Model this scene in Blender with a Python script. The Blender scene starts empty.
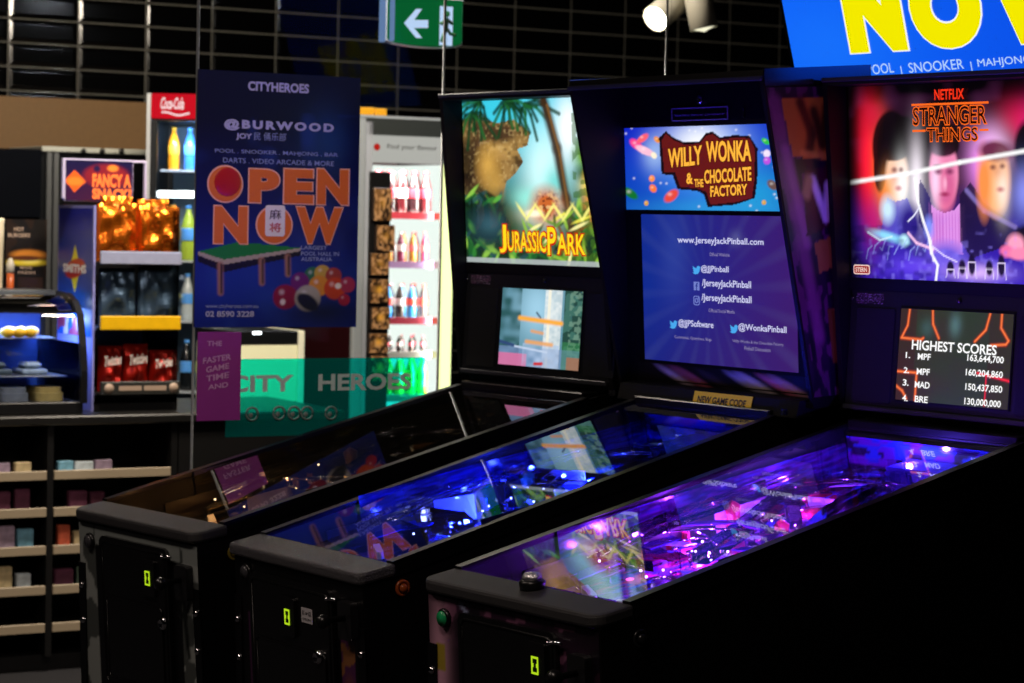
import bpy, math, random
import numpy as np
from mathutils import Matrix, Vector
random.seed(7); rng = np.random.default_rng(5)
S = bpy.context.scene; COL = S.collection
PI = math.pi
# ------------------------------------------------------------------ camera
CAM = Vector((3.81286, -3.06185, 1.68482)); YAW, PIT, ROL, FPX = .9057, -.0481, .0220, 2410.98
D0 = Vector((-math.sin(YAW)*math.cos(PIT), math.cos(YAW)*math.cos(PIT), math.sin(PIT)))
R0 = Vector((math.cos(YAW), math.sin(YAW), 0)); U0 = R0.cross(D0)
RT = math.cos(ROL)*R0 + math.sin(ROL)*U0; UP = -math.sin(ROL)*R0 + math.cos(ROL)*U0
cd = bpy.data.cameras.new('camera'); cam = bpy.data.objects.new('camera', cd); COL.objects.link(cam)
cam.matrix_world = Matrix(((RT.x, UP.x, -D0.x, CAM.x), (RT.y, UP.y, -D0.y, CAM.y), (RT.z, UP.z, -D0.z, CAM.z), (0, 0, 0, 1)))
cd.sensor_width = 36; cd.lens = FPX/1024*36; cd.clip_end = 100
cd.dof.use_dof = True; cd.dof.focus_distance = 4.95; cd.dof.aperture_fstop = 7.5
S.camera = cam
def ray(px, py): return D0*FPX + RT*(px-512) - UP*(py-341.5)
def at(px, py, D): return CAM + ray(px, py)*(D/FPX)
def at_z(px, py, z):
    r = ray(px, py); return CAM + r*((z-CAM.z)/r.z)
SHOP = PI/2 - .1443                                        # heading of the shop front (local X runs along the shop wall)
def frame(p, rz=SHOP, tilt=0): return Matrix.Translation(p) @ Matrix.Rotation(rz, 4, 'Z') @ Matrix.Rotation(tilt, 4, 'X')
def hit(M, px, py, y=0.):
    I = M.inverted(); o = I @ CAM; v = I.to_3x3() @ ray(px, py); k = (y-o.y)/v.y
    q = o + v*k; return q.x, q.z
# ------------------------------------------------------------------ materials
def lin(c):
    if isinstance(c, str): c = [int(c[i:i+2], 16)/255 for i in (0, 2, 4)]
    return tuple(x/12.92 if x <= .04045 else ((x+.055)/1.055)**2.4 for x in c)
MATS = {}
def mat(name, col, rough=.5, metal=0., spec=.5, noise=0., nscale=40., bump=0.):
    if name in MATS: return MATS[name]
    m = bpy.data.materials.new(name); m.use_nodes = True; nt = m.node_tree; b = nt.nodes['Principled BSDF']
    c = lin(col)+(1,)
    b.inputs['Base Color'].default_value = c; b.inputs['Roughness'].default_value = rough
    b.inputs['Metallic'].default_value = metal; b.inputs['Specular IOR Level'].default_value = spec
    if noise or bump:
        tc = nt.nodes.new('ShaderNodeTexCoord'); n = nt.nodes.new('ShaderNodeTexNoise'); n.inputs['Scale'].default_value = nscale; n.inputs['Detail'].default_value = 4
        nt.links.new(tc.outputs['Object'], n.inputs['Vector'])
        if noise:
            r = nt.nodes.new('ShaderNodeMixRGB'); r.blend_type = 'MULTIPLY'; r.inputs[0].default_value = 1; r.inputs[1].default_value = c
            rp = nt.nodes.new('ShaderNodeMapRange'); rp.inputs[3].default_value = 1-noise; rp.inputs[4].default_value = 1+noise
            nt.links.new(n.outputs[0], rp.inputs[0]); nt.links.new(rp.outputs[0], r.inputs[2]); nt.links.new(r.outputs[0], b.inputs['Base Color'])
        if bump:
            bp = nt.nodes.new('ShaderNodeBump'); bp.inputs['Strength'].default_value = bump; bp.inputs['Distance'].default_value = .004
            nt.links.new(n.outputs[0], bp.inputs['Height']); nt.links.new(bp.outputs[0], b.inputs['Normal'])
    MATS[name] = m; return m
def emis(name, col, st=1.):
    if name in MATS: return MATS[name]
    m = bpy.data.materials.new(name); m.use_nodes = True; nt = m.node_tree; nt.nodes.clear()
    e = nt.nodes.new('ShaderNodeEmission'); e.inputs[0].default_value = lin(col)+(1,); e.inputs[1].default_value = st
    o = nt.nodes.new('ShaderNodeOutputMaterial'); nt.links.new(e.outputs[0], o.inputs[0]); MATS[name] = m; return m
def picmat(name, st):                                      # printed art: colour attribute, backlit (st>0) or plain print
    k = 'pic_%s' % name
    if k in MATS: return MATS[k]
    m = bpy.data.materials.new(k); m.use_nodes = True; nt = m.node_tree
    a = nt.nodes.new('ShaderNodeVertexColor'); a.layer_name = 'Col'; b = nt.nodes['Principled BSDF']
    b.inputs['Roughness'].default_value = .35 if st == 0 else .25
    if st: 
        b.inputs['Base Color'].default_value = (.01, .01, .01, 1)
        nt.links.new(a.outputs[0], b.inputs['Emission Color']); b.inputs['Emission Strength'].default_value = st
    else: nt.links.new(a.outputs[0], b.inputs['Base Color'])
    MATS[k] = m; return m
def thin(name, tint=(1, 1, 1), ior=1.5, rough=0., boost=1., diff=0., dcol=(1, 1, 1)):   # thin sheet: clear, with Fresnel reflection
    if name in MATS: return MATS[name]
    m = bpy.data.materials.new(name); m.use_nodes = True; nt = m.node_tree; nt.nodes.clear()
    t = nt.nodes.new('ShaderNodeBsdfTransparent'); t.inputs[0].default_value = tuple(tint)+(1,)
    g = nt.nodes.new('ShaderNodeBsdfGlossy'); g.inputs['Roughness'].default_value = rough
    f = nt.nodes.new('ShaderNodeFresnel'); f.inputs[0].default_value = ior
    mu = nt.nodes.new('ShaderNodeMath'); mu.operation = 'MULTIPLY'; mu.inputs[1].default_value = boost; mu.use_clamp = True
    x = nt.nodes.new('ShaderNodeMixShader'); o = nt.nodes.new('ShaderNodeOutputMaterial')
    nt.links.new(f.outputs[0], mu.inputs[0]); nt.links.new(mu.outputs[0], x.inputs[0])
    base = t
    if diff:
        d = nt.nodes.new('ShaderNodeBsdfDiffuse'); d.inputs[0].default_value = tuple(dcol)+(1,)
        y = nt.nodes.new('ShaderNodeMixShader'); y.inputs[0].default_value = diff
        nt.links.new(t.outputs[0], y.inputs[1]); nt.links.new(d.outputs[0], y.inputs[2]); base = y
    nt.links.new(base.outputs[0], x.inputs[1]); nt.links.new(g.outputs[0], x.inputs[2]); nt.links.new(x.outputs[0], o.inputs[0])
    MATS[name] = m; return m
# ------------------------------------------------------------------ mesh builder
class MB:
    def __init__(s): s.v = []; s.f = []; s.sm = []
    def add(s, vs, fs, xf=None, sm=False):
        o = len(s.v)
        s.v += [tuple(xf @ Vector(v)) if xf else tuple(v) for v in vs]
        s.f += [tuple(i+o for i in f) for f in fs]; s.sm += [sm]*len(fs); return s
    def box(s, a, b, bev=0., xf=None):
        x0, x1 = sorted((a[0], b[0])); y0, y1 = sorted((a[1], b[1])); z0, z1 = sorted((a[2], b[2]))
        if not bev:
            return s.add([(x0,y0,z0),(x1,y0,z0),(x1,y1,z0),(x0,y1,z0),(x0,y0,z1),(x1,y0,z1),(x1,y1,z1),(x0,y1,z1)],
                  [(0,3,2,1),(4,5,6,7),(0,1,5,4),(1,2,6,5),(2,3,7,6),(3,0,4,7)], xf)
        e = min(bev, (x1-x0)/2.01, (y1-y0)/2.01, (z1-z0)/2.01); vs = []; idx = {}
        for i, X in enumerate((x0, x1)):
            for j, Y in enumerate((y0, y1)):
                for k, Z in enumerate((z0, z1)):
                    sx, sy, sz = (1-2*i)*e, (1-2*j)*e, (1-2*k)*e
                    idx[i,j,k] = len(vs); vs += [(X, Y+sy, Z+sz), (X+sx, Y, Z+sz), (X+sx, Y+sy, Z)]
        fs = []
        for i in (0, 1):
            q = [idx[i,0,0], idx[i,1,0], idx[i,1,1], idx[i,0,1]]; fs.append(tuple(q if i else q[::-1]))
            q = [idx[0,i,0]+1, idx[1,i,0]+1, idx[1,i,1]+1, idx[0,i,1]+1]; fs.append(tuple(q[::-1] if i else q))
            q = [idx[0,0,i]+2, idx[1,0,i]+2, idx[1,1,i]+2, idx[0,1,i]+2]; fs.append(tuple(q if i else q[::-1]))
        for j in (0, 1):
            for k in (0, 1):
                fs.append((idx[0,j,k]+1, idx[1,j,k]+1, idx[1,j,k]+2, idx[0,j,k]+2))
                fs.append((idx[j,0,k]+0, idx[j,1,k]+0, idx[j,1,k]+2, idx[j,0,k]+2))
                fs.append((idx[j,k,0]+0, idx[j,k,1]+0, idx[j,k,1]+1, idx[j,k,0]+1))
        for i in (0, 1):
            for j in (0, 1):
                for k in (0, 1): fs.append((idx[i,j,k], idx[i,j,k]+1, idx[i,j,k]+2))
        return s.add(vs, fs, xf)
    def prism(s, poly, axis, a, b, xf=None):              # polygon extruded along an axis
        n = len(poly); mk = {'x': lambda p, t: (t, p[0], p[1]), 'y': lambda p, t: (p[0], t, p[1]), 'z': lambda p, t: (p[0], p[1], t)}[axis]
        vs = [mk(p, a) for p in poly] + [mk(p, b) for p in poly]
        fs = [tuple(range(n))[::-1], tuple(range(n, 2*n))] + [(i, (i+1) % n, n+(i+1) % n, n+i) for i in range(n)]
        return s.add(vs, fs, xf)
    def lathe(s, prof, o=(0,0,0), ax='z', n=20, xf=None, sm=True):   # prof: (radius, height)
        vs = []; fs = []; m = len(prof)
        for i in range(n):
            c, q = math.cos(2*PI*i/n), math.sin(2*PI*i/n)
            for r, h in prof:
                p = {'z': (r*c, r*q, h), 'y': (r*c, h, r*q), 'x': (h, r*c, r*q)}[ax]
                vs.append((p[0]+o[0], p[1]+o[1], p[2]+o[2]))
        for i in range(n):
            for j in range(m-1):
                a, b = i*m+j, ((i+1) % n)*m+j; fs.append((a, b, b+1, a+1))
        if prof[0][0] > 1e-6: fs.append(tuple(i*m for i in range(n))[::-1])
        if prof[-1][0] > 1e-6: fs.append(tuple(i*m+m-1 for i in range(n)))
        return s.add(vs, fs, xf, sm)
    def tube(s, pts, r, n=8, xf=None, close=False):
        P = [Vector(p) for p in pts]; vs = []; fs = []; k = len(P)
        for i, p in enumerate(P):
            if close: t = P[(i+1) % k]-P[i-1]
            else: t = P[min(i+1, k-1)]-P[max(i-1, 0)]
            t.normalize(); a = t.cross(Vector((0, 0, 1)))
            if a.length < .1: a = t.cross(Vector((1, 0, 0)))
            a.normalize(); b = t.cross(a)
            for j in range(n): vs.append(p + a*(r*math.cos(2*PI*j/n)) + b*(r*math.sin(2*PI*j/n)))
        for i in range(k if close else k-1):
            for j in range(n): fs.append((i*n+j, i*n+(j+1) % n, ((i+1) % k)*n+(j+1) % n, ((i+1) % k)*n+j))
        if not close: fs += [tuple(range(n)), tuple(range((k-1)*n, k*n))]
        return s.add(vs, fs, xf, True)
    def ball(s, o, r, n=14, sc=(1,1,1)):
        prof = [(max(1e-7, math.sin(PI*i/8)), -math.cos(PI*i/8)) for i in range(9)]
        M = Matrix.Translation(o) @ Matrix.Diagonal((r*sc[0], r*sc[1], r*sc[2], 1))
        return s.lathe(prof, n=n, xf=M)
    def sheet(s, rows, xf=None, sm=True):                 # grid of points
        n = len(rows[0]); vs = [p for r in rows for p in r]
        return s.add(vs, [(i*n+j, i*n+j+1, (i+1)*n+j+1, (i+1)*n+j) for i in range(len(rows)-1) for j in range(n-1)], xf, sm)
    def quad(s, x0, z0, x1, z1, y=0., xf=None): return s.add([(x0,y,z0),(x1,y,z0),(x1,y,z1),(x0,y,z1)], [(0,1,2,3)], xf)
    def build(s, name, m, parent=None, xf=None, bevel=0.):
        me = bpy.data.meshes.new(name); V = [tuple(xf @ Vector(v)) for v in s.v] if xf else s.v
        me.from_pydata(V, [], s.f); me.polygons.foreach_set('use_smooth', s.sm); me.update()
        me.materials.append(m); o = bpy.data.objects.new(name, me); COL.objects.link(o)
        if parent: o.parent = parent
        if bevel:
            b = o.modifiers.new('bevel', 'BEVEL'); b.width = bevel; b.segments = 2; b.limit_method = 'ANGLE'
        return o
def tag(o, label=None, cat=None, group=None, kind=None):
    for k, v in (('label', label), ('category', cat), ('group', group), ('kind', kind)):
        if v: o[k] = v
    return o
WM = {}
def root(name, M, label, cat, group=None):
    o = bpy.data.objects.new(name, None); COL.objects.link(o); o.empty_display_size = .1; o.matrix_world = M
    WM[o.name] = M.copy(); tag(o, label, cat, group); return o
def solo(o, M):                                            # a thing that is one mesh
    o.matrix_world = M; return o
# ------------------------------------------------------------------ lettering
_tc = {}
def glyphs(s, off, shear=0., space=1.):
    k = (s, off, shear, space)
    if k not in _tc:
        cu = bpy.data.curves.new('t', 'FONT'); cu.body = s; cu.size = 1; cu.offset = off; cu.fill_mode = 'FRONT'; cu.shear = shear; cu.space_character = space; cu.resolution_u = 6 if len(s) < 4 else 3
        o = bpy.data.objects.new('t', cu); COL.objects.link(o); dg = bpy.context.evaluated_depsgraph_get(); dg.update()
        me = bpy.data.meshes.new_from_object(o.evaluated_get(dg)); v = [tuple(p.co) for p in me.vertices]; f = [tuple(p.vertices) for p in me.polygons]
        bpy.data.objects.remove(o); bpy.data.curves.remove(cu); bpy.data.meshes.remove(me); _tc[k] = (v, f)
    return _tc[k]
def letters(mb, s, x0, x1, z0, z1, y=0., off=0., shear=0., space=1., ref=None, dz=0.):   # fill the box x0..x1, z0..z1 (y: local depth)
    v, f = glyphs(s, off, shear, space); r = glyphs(s, ref, shear, space)[0] if ref is not None else v
    a0, a1 = min(p[0] for p in r), max(p[0] for p in r); b0, b1 = min(p[1] for p in r), max(p[1] for p in r)
    sx, sz = (x1-x0)/(a1-a0), (z1-z0)/(b1-b0)
    mb.add([(x0+(p[0]-a0)*sx, y, z0+(p[1]-b0)*sz+dz*((p[0]-a0)/(a1-a0))) for p in v], f); return mb
def pletters(mb, M, s, p0, p1, hpx, y=0., yl=None, **kw):  # lettering between two baseline points read off the photo, on the plane of M
    yp = y if yl is None else yl
    x0, z0 = hit(M, p0[0], p0[1], yp); x1, _ = hit(M, p1[0], p1[1], yp); _, zt = hit(M, p0[0], p0[1]-hpx, yp)
    return letters(mb, s, x0, x1, z0, zt, y, **kw)
# ------------------------------------------------------------------ printed pictures (colour per vertex)
class Pic:
    def __init__(s, nx, ny, col='000000'):
        s.nx, s.ny = nx, ny; s.U, s.V = np.meshgrid(np.linspace(0, 1, nx), np.linspace(0, 1, ny)); s.a = nx/ny
        s.img = np.ones((ny, nx, 3))*np.array(lin(col))
    def mix(s, m, col):
        m = np.clip(m, 0, 1)[..., None]; s.img = s.img*(1-m)+np.array(lin(col))*m; return s
    def add(s, m, col): s.img = s.img+np.clip(m, 0, 9)[..., None]*np.array(lin(col)); return s
    def ell(s, cx, cy, rx, ry, col, soft=.15, rot=0., k=1.):
        x, y = (s.U-cx), (s.V-cy); c, q = math.cos(rot), math.sin(rot); x, y = c*x+q*y, -q*x+c*y
        d = np.sqrt((x/rx)**2+(y/ry)**2); return s.mix(k*np.clip((1+soft-d)/(2*soft), 0, 1), col)
    def glow(s, cx, cy, rx, ry, col, k=1.):
        return s.mix(k*np.exp(-((s.U-cx)/rx)**2-((s.V-cy)/ry)**2), col)
    def grad(s, c0, c1, ax='V', a=0., b=1.): 
        t = np.clip(((s.V if ax == 'V' else s.U)-a)/(b-a), 0, 1)[..., None]; s.img = np.array(lin(c0))*(1-t)+np.array(lin(c1))*t; return s
    def line(s, pts, w, col, k=1., soft=.5):
        for (x0, y0), (x1, y1) in zip(pts, pts[1:]):
            ax, ay = (x1-x0)*s.a, y1-y0; px, py = (s.U-x0)*s.a, s.V-y0
            t = np.clip((px*ax+py*ay)/(ax*ax+ay*ay+1e-12), 0, 1); d = np.hypot(px-t*ax, py-t*ay)
            s.mix(k*np.clip((w*(1+soft)-d)/(w*2*soft), 0, 1), col)
        return s
    def poly(s, pts, col, k=1.):
        m = np.zeros(s.U.shape, bool); n = len(pts)
        for i in range(n):
            (x0, y0), (x1, y1) = pts[i], pts[(i+1) % n]
            if y0 == y1: continue
            m ^= ((s.V >= min(y0, y1)) & (s.V < max(y0, y1)) & (s.U < x0+(s.V-y0)*(x1-x0)/(y1-y0)))
        return s.mix(m*k, col)
    def noise(s, sc, seed=1):
        g = np.random.default_rng(seed); n = int(sc)+3; a = g.random((n, n)); x, y = s.U*sc, s.V*sc
        i, j = x.astype(int), y.astype(int); fx, fy = x-i, y-j; fx = fx*fx*(3-2*fx); fy = fy*fy*(3-2*fy)
        return (a[j,i]*(1-fx)+a[j,i+1]*fx)*(1-fy)+(a[j+1,i]*(1-fx)+a[j+1,i+1]*fx)*fy
    def build(s, name, x0, x1, z0, z1, m, parent=None, y=0., xf=None, shape=None):
        X = x0+(x1-x0)*s.U; Z = z0+(z1-z0)*s.V; Y = np.full_like(X, y)
        co = np.stack([X, Y, Z], -1).reshape(-1, 3)
        if shape: co = np.array([shape(*p) for p in co])
        if xf: M = np.array(xf); co = co @ M[:3,:3].T + M[:3,3]
        nx, ny = s.nx, s.ny; k = np.arange((ny-1)*(nx-1)); a = (k//(nx-1))*nx+k % (nx-1)
        me = bpy.data.meshes.new(name); me.from_pydata(co.tolist(), [], np.stack([a, a+1, a+nx+1, a+nx], -1).tolist())
        ca = me.color_attributes.new('Col', 'FLOAT_COLOR', 'POINT'); ca.data.foreach_set('color', np.concatenate([s.img.reshape(-1, 3), np.ones((nx*ny, 1))], 1).astype(np.float32).ravel())
        me.materials.append(m); o = bpy.data.objects.new(name, me); COL.objects.link(o)
        if parent: o.parent = parent
        return o
# ------------------------------------------------------------------ shared materials
BLK = mat('black_cabinet', '070708', .5, spec=.22, noise=.3)
BLKM = mat('black_satin', '0d0d0e', .3)
TEXB = mat('black_textured_powder', '2a292b', .5, noise=.35, nscale=900, bump=.5)
SPARK = mat('black_sparkle_powder', '48474b', .25, noise=.9, nscale=260, bump=1.)
RAIL = mat('dark_steel_rail', '17171a', .3, metal=.6)
CHROME = mat('chrome', 'd8d8dc', .12, metal=1)
STEEL = mat('brushed_steel', '8d9094', .35, metal=1)
GRILLE = mat('speaker_cloth', '101113', .8, spec=.2, noise=.8, nscale=500, bump=.8)
GREY = mat('grey_plastic', '55585c', .5)
WHITE = mat('white_plastic', 'd9d9d6', .4)
GLASS = thin('playfield_glass', ior=1.55, boost=1.8)
CLEAR = thin('clear_plastic', (.93, .93, .95), 1.5, .05, 1.6)
YELL = emis('coin_slot_lamp', 'b4dc1e', 1.)
exec_parts = []
# ------------------------------------------------------------------ pinball machines
MT = .067
def mroot(ox, oy, k):
    return Matrix.Translation((ox, oy+1.1, 0)) @ Matrix.Rotation(k, 4, 'Z') @ Matrix.Translation((0, -1.1, 0)) @ Matrix.Rotation(MT, 4, 'X')
def rr(x0, z0, x1, z1, r, n=5, corners=(1, 1, 1, 1)):      # rounded rectangle outline, corners: bl br tr tl
    P = []
    for (cx, cz, a), on in zip(((x0, z0, PI), (x1, z0, 1.5*PI), (x1, z1, 0), (x0, z1, .5*PI)), corners):
        ox, oz = (r if cx == x0 else -r), (r if cz == z0 else -r)
        if not on: P.append((cx, cz)); continue
        for i in range(n+1): t = a+PI/2*i/n; P.append((cx+ox+r*math.cos(t), cz+oz+r*math.sin(t)))
    return P
def pl_light(name, p, e, col, r, parent):
    l = bpy.data.lights.new(name, 'POINT'); l.energy = e; l.color = lin(col); l.shadow_soft_size = r
    o = bpy.data.objects.new(name, l); COL.objects.link(o); o.parent = parent; o.location = p; return o
PF = Matrix.Translation((0, .05, .845)) @ Matrix.Rotation(.1117, 4, 'X')     # playfield board: x, s (up the board), h
def playfield(r, th):
    led, led2, hot = th['led'], th['led2'], th['hot']
    p = Pic(60, 130, th['base'])
    n1, n2, n3 = p.noise(9, th['seed']), p.noise(16, th['seed']+1), p.noise(26, th['seed']+2)
    p.mix((n1 > .52)*.8, th['arts'][0]); p.mix((n2 > .62)*.8, th['arts'][1]); p.mix((n3 > .7)*.8, th['arts'][2]); p.mix((n3 < .25)*.7, '08070a')
    m = mat('playfield_wood', '2b2233', .2)
    board = MB().box((-.262, 0, -.012), (.262, 1.25, -.001)).build('playfield', m, r, PF)
    rot = PF @ Matrix.Rotation(-PI/2, 4, 'X')              # printed face lies flat on the board
    pm = picmat('playfield_art', 0); MATS['pic_playfield_art'].node_tree.nodes['Principled BSDF'].inputs['Roughness'].default_value = .12
    p.build('playfield_art', -.262, .262, 0, 1.25, pm, board, 0, PF @ Matrix(((1, 0, 0, 0), (0, 0, 1, 0), (0, 1, 0, 0), (0, 0, 0, 1))) )
    def sub(mb, name, m): return mb.build(name, m, board, PF)
    # apron with score cards
    sub(MB().prism([(-.26, .02), (.26, .02), (.26, .2), (.12, .17), (.05, .06), (-.05, .06), (-.12, .17), (-.26, .2)], 'z', .0, .03), 'apron', mat('apron_'+th['n'], th['apron'], .7, spec=.15, noise=.3))
    for sx in (-1, 1):
        sub(MB().box((sx*.22, .045, .0305), (sx*.10, .125, .032)), 'instruction_card', mat('card_'+th['n'], th['card'], .6))
    # flippers and slingshots
    for sx in (-1, 1):
        f = MB(); f.prism([(sx*.115, .255), (sx*.118, .238), (sx*.045, .2), (sx*.035, .206), (sx*.036, .214)], 'z', .012, .03); sub(f, 'flipper', WHITE)
        sl = MB().prism([(sx*.20, .30), (sx*.145, .255), (sx*.165, .40), (sx*.205, .42)], 'z', .034, .037); sub(sl, 'slingshot', mat('acrylic_a_'+th['n'], th['acr'][0], .08))
        sub(MB().tube([(sx*.20, .30, .02), (sx*.145, .255, .02), (sx*.165, .40, .02), (sx*.205, .42, .02)], .004, 6, close=True), 'rubber_ring', mat('rubber_'+th['n'], th['rub'], .5))
        sub(MB().tube([(sx*.235, .46, .02), (sx*.235, .30, .02), (sx*.13, .24, .02)], .003, 6), 'lane_guide', CHROME)
        sub(MB().box((sx*.2615, .2, 0), (sx*.2585, 1.22, .055)), 'side_rail_wood', mat('wood_rail', '1d1712', .4))
    R = random.Random(th['seed'])
    for sx in (-1, 1):                                     # patterned panels added along the inner sides to show the playfield glow
        ip = Pic(150, 14, th['base']); m1 = ip.noise(22, 5+sx); m2 = ip.noise(40, 8+sx); ip.mix(np.clip(m1*2-.8, 0, 1)*.5, th['arts'][0]); ip.mix(np.clip(m2*2-.9, 0, 1)*.4, th['arts'][1])
        ip.build('added_side_panel', .3, 1.21, .056, .12, pm, board, 0, PF @ Matrix.Translation((sx*.2575, 0, 0)) @ Matrix.Rotation(PI/2, 4, 'Z'))
    # posts with star caps
    for i in range(26):
        x, s = R.uniform(-.235, .235), R.uniform(.34, 1.15)
        q = MB().lathe([(.006, 0), (.004, .004), (.004, .03), (.007, .034), (.007, .04), (0, .041)], (x, s, 0), n=8); sub(q, 'post', CLEAR if i % 2 else CHROME)
    # printed acrylic covers on the posts
    for i in range(14):
        x, s, a, w, l = R.uniform(-.22, .2), R.uniform(.36, 1.12), R.uniform(0, PI), R.uniform(.025, .05), R.uniform(.05, .12)
        c, q = math.cos(a), math.sin(a); P = [(-l, -w*.6), (l*.7, -w), (l, w*.3), (0, w), (-l*.8, w*.7)]
        h = R.uniform(.036, .06)
        sub(MB().prism([(max(-.255, min(.255, x+.6*(c*u-q*v))), s+.6*(q*u+c*v)) for u, v in P], 'z', h, h+.003), 'acrylic_cover', mat('acrylic_%d_%s' % (i % len(th['acr']), th['n']), th['acr'][i % len(th['acr'])], .07))
    for i in range(16):                                    # clear shields and lane covers standing on the board
        x, s, l, a = R.uniform(-.22, .22), R.uniform(.32, 1.1), R.uniform(.03, .09), R.uniform(-.5, .5)+(PI/2 if i % 3 == 0 else 0); h = R.uniform(.03, .085)
        c, q = math.cos(a)*l, math.sin(a)*l
        sub(MB().prism([(max(-.25, min(.25, x-c)), s-q), (max(-.25, min(.25, x+c)), s+q), (max(-.25, min(.25, x+c)), s+q+.003), (max(-.25, min(.25, x-c)), s-q+.003)], 'z', .002, h), 'clear_shield', mat('shield_%s' % th['n'], th['acr'][2], .05) if i % 4 == 0 else CLEAR)
    for i in range(10):
        x, s, l = R.uniform(-.23, .23), R.uniform(.34, 1.0), R.uniform(.05, .12); a = R.uniform(-.7, .7); h = R.uniform(.015, .06)
        sub(MB().tube([(max(-.25, min(.25, x-l*math.cos(a))), s-l*math.sin(a), h), (x, s, h+.006), (max(-.25, min(.25, x+l*math.cos(a))), s+l*math.sin(a), h)], .0025, 6), 'guide_rail', CHROME)
    # pop bumpers
    for x, s in ((-.13, .98), (.02, 1.04), (-.04, .88)):
        b = MB().lathe([(.034, 0), (.036, .006), (.026, .01), (.026, .04), (.04, .044), (.042, .05), (.036, .056), (0, .058)], (x, s, 0), n=20)
        sub(b, 'bumper', mat('bumper_'+th['n'], th['bump'], .15))
    # stand-up targets
    for x, s in ((-.235, .55), (-.235, .6), (-.235, .65), (.12, .78), (.16, .76), (.2, .74)):
        sub(MB().box((x-.012, s-.004, .004), (x+.012, s+.004, .036), .002), 'target', mat('target_'+th['n'], th['bump'], .2))
    # clear plastic ramps and steel wireforms
    def ramp(path, w, name='ramp'):
        rows = []
        for i, (x, s, h) in enumerate(path):
            a = path[min(i+1, len(path)-1)]; b = path[max(i-1, 0)]; t = Vector((a[0]-b[0], a[1]-b[1])); t.normalize(); nx, ny = -t.y, t.x
            rows.append([(x+nx*u*w, s+ny*u*w, h+dh) for u, dh in ((-1, .028), (-1, .002), (-.6, 0), (.6, 0), (1, .002), (1, .028))])
        sub(MB().sheet(rows, sm=False), name, CLEAR)
    def arc(cx, cs, r, a0, a1, h0, h1, n=14): return [(cx+r*math.cos(a0+(a1-a0)*i/n), cs+r*math.sin(a0+(a1-a0)*i/n), h0+(h1-h0)*i/n) for i in range(n+1)]
    ramp([(-.08, .55, .005), (-.1, .7, .03), (-.12, .85, .065)]+arc(-.03, .98, .11, PI, 0, .07, .075)+[(.1, .8, .07), (.2, .6, .065), (.215, .42, .05)], .024)
    ramp([(.1, .62, .005), (.07, .75, .03), (.05, .88, .06)]+arc(-.06, 1.05, .1, 0, PI, .07, .08)+[(-.2, .9, .075), (-.215, .6, .065), (-.215, .4, .05)], .022)
    for off in (0, .026):
        sub(MB().tube([(.235-off, .95, .085), (.24-off, .75, .08), (.235-off, .5, .07), (.225-off, .36, .05)], .0022, 6), 'wireform', CHROME)
        sub(MB().tube([(-.24+off, 1.0, .09), (-.245+off, .8, .085), (-.24+off, .55, .075), (-.225+off, .35, .05)], .0022, 6), 'wireform', CHROME)
        sub(MB().tube(arc(0, .86, .17+off, .2, PI-.2, .085, .085), .0022, 6), 'wireform', CHROME)
    # toy building at the top of the board and a back panel
    t = MB().box((-.03, 1.1, 0), (.19, 1.19, .105), .004)
    for i in range(7): t.box((-.025+i*.03, 1.094, .01), (-.01+i*.03, 1.1, .095))
    sub(t, 'toy_building', mat('toy_'+th['n'], th['toy'], .3))
    q = MB()
    q.lathe([(.018, 0), (.022, .02), (.016, .05), (.02, .075), (0, .09)], (-.19, .76, 0), n=12); sub(q, 'figure_stand', mat('figure_'+th['n'], th['fig'], .3))
    q = MB().lathe([(.02, 0), (.024, .025), (.014, .05), (.018, .07), (0, .085)], (.03, .7, 0), n=12); sub(q, 'figure_stand', mat('figure_'+th['n'], th['fig'], .3))
    bp = Pic(60, 20, th['base']); bp.mix((bp.noise(7, 3) > .5)*1., th['arts'][0]); bp.mix((bp.noise(12, 4) > .6)*1., th['arts'][1])
    bp.build('back_panel', -.26, .26, .0, .135, pm, board, 1.215, PF)
    # lamp inserts, GI lamps
    for i in range(30):
        x, s = R.uniform(-.2, .2), R.uniform(.3, .95)
        sub(MB().lathe([(.009, .0006), (.009, .0022), (0, .0026)], (x, s, 0), n=12), 'insert_light', emis('insert_%d_%s' % (i % 3, th['n']), th['ins'][i % 3], th['inst']))
    gl = emis('bulb_'+th['n'], hot, th['bulb'])
    for i in range(30):
        x, s = R.uniform(-.24, .245), R.uniform(.27, 1.1)
        sub(MB().ball((x, max(.3, s), R.choice((.012, .02, .03, .052))), .0028, 8), 'bulb', gl)
    for x, s, h, k in th['lamps']:
        o = pl_light('playfield_lamp', PF @ Vector((x, s, h)), k*th['pow'], led if (s < th.get('split', 9)) else led2, .006, r)
    for x, s in th.get('flash', ()): sub(MB().lathe([(.012, .03), (.013, .045), (.008, .056), (0, .058)], (x, s, 0), n=14), 'flash_lamp', emis('flash_'+th['n'], th['hot'], th['bulb']*.7))
    return board
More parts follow.
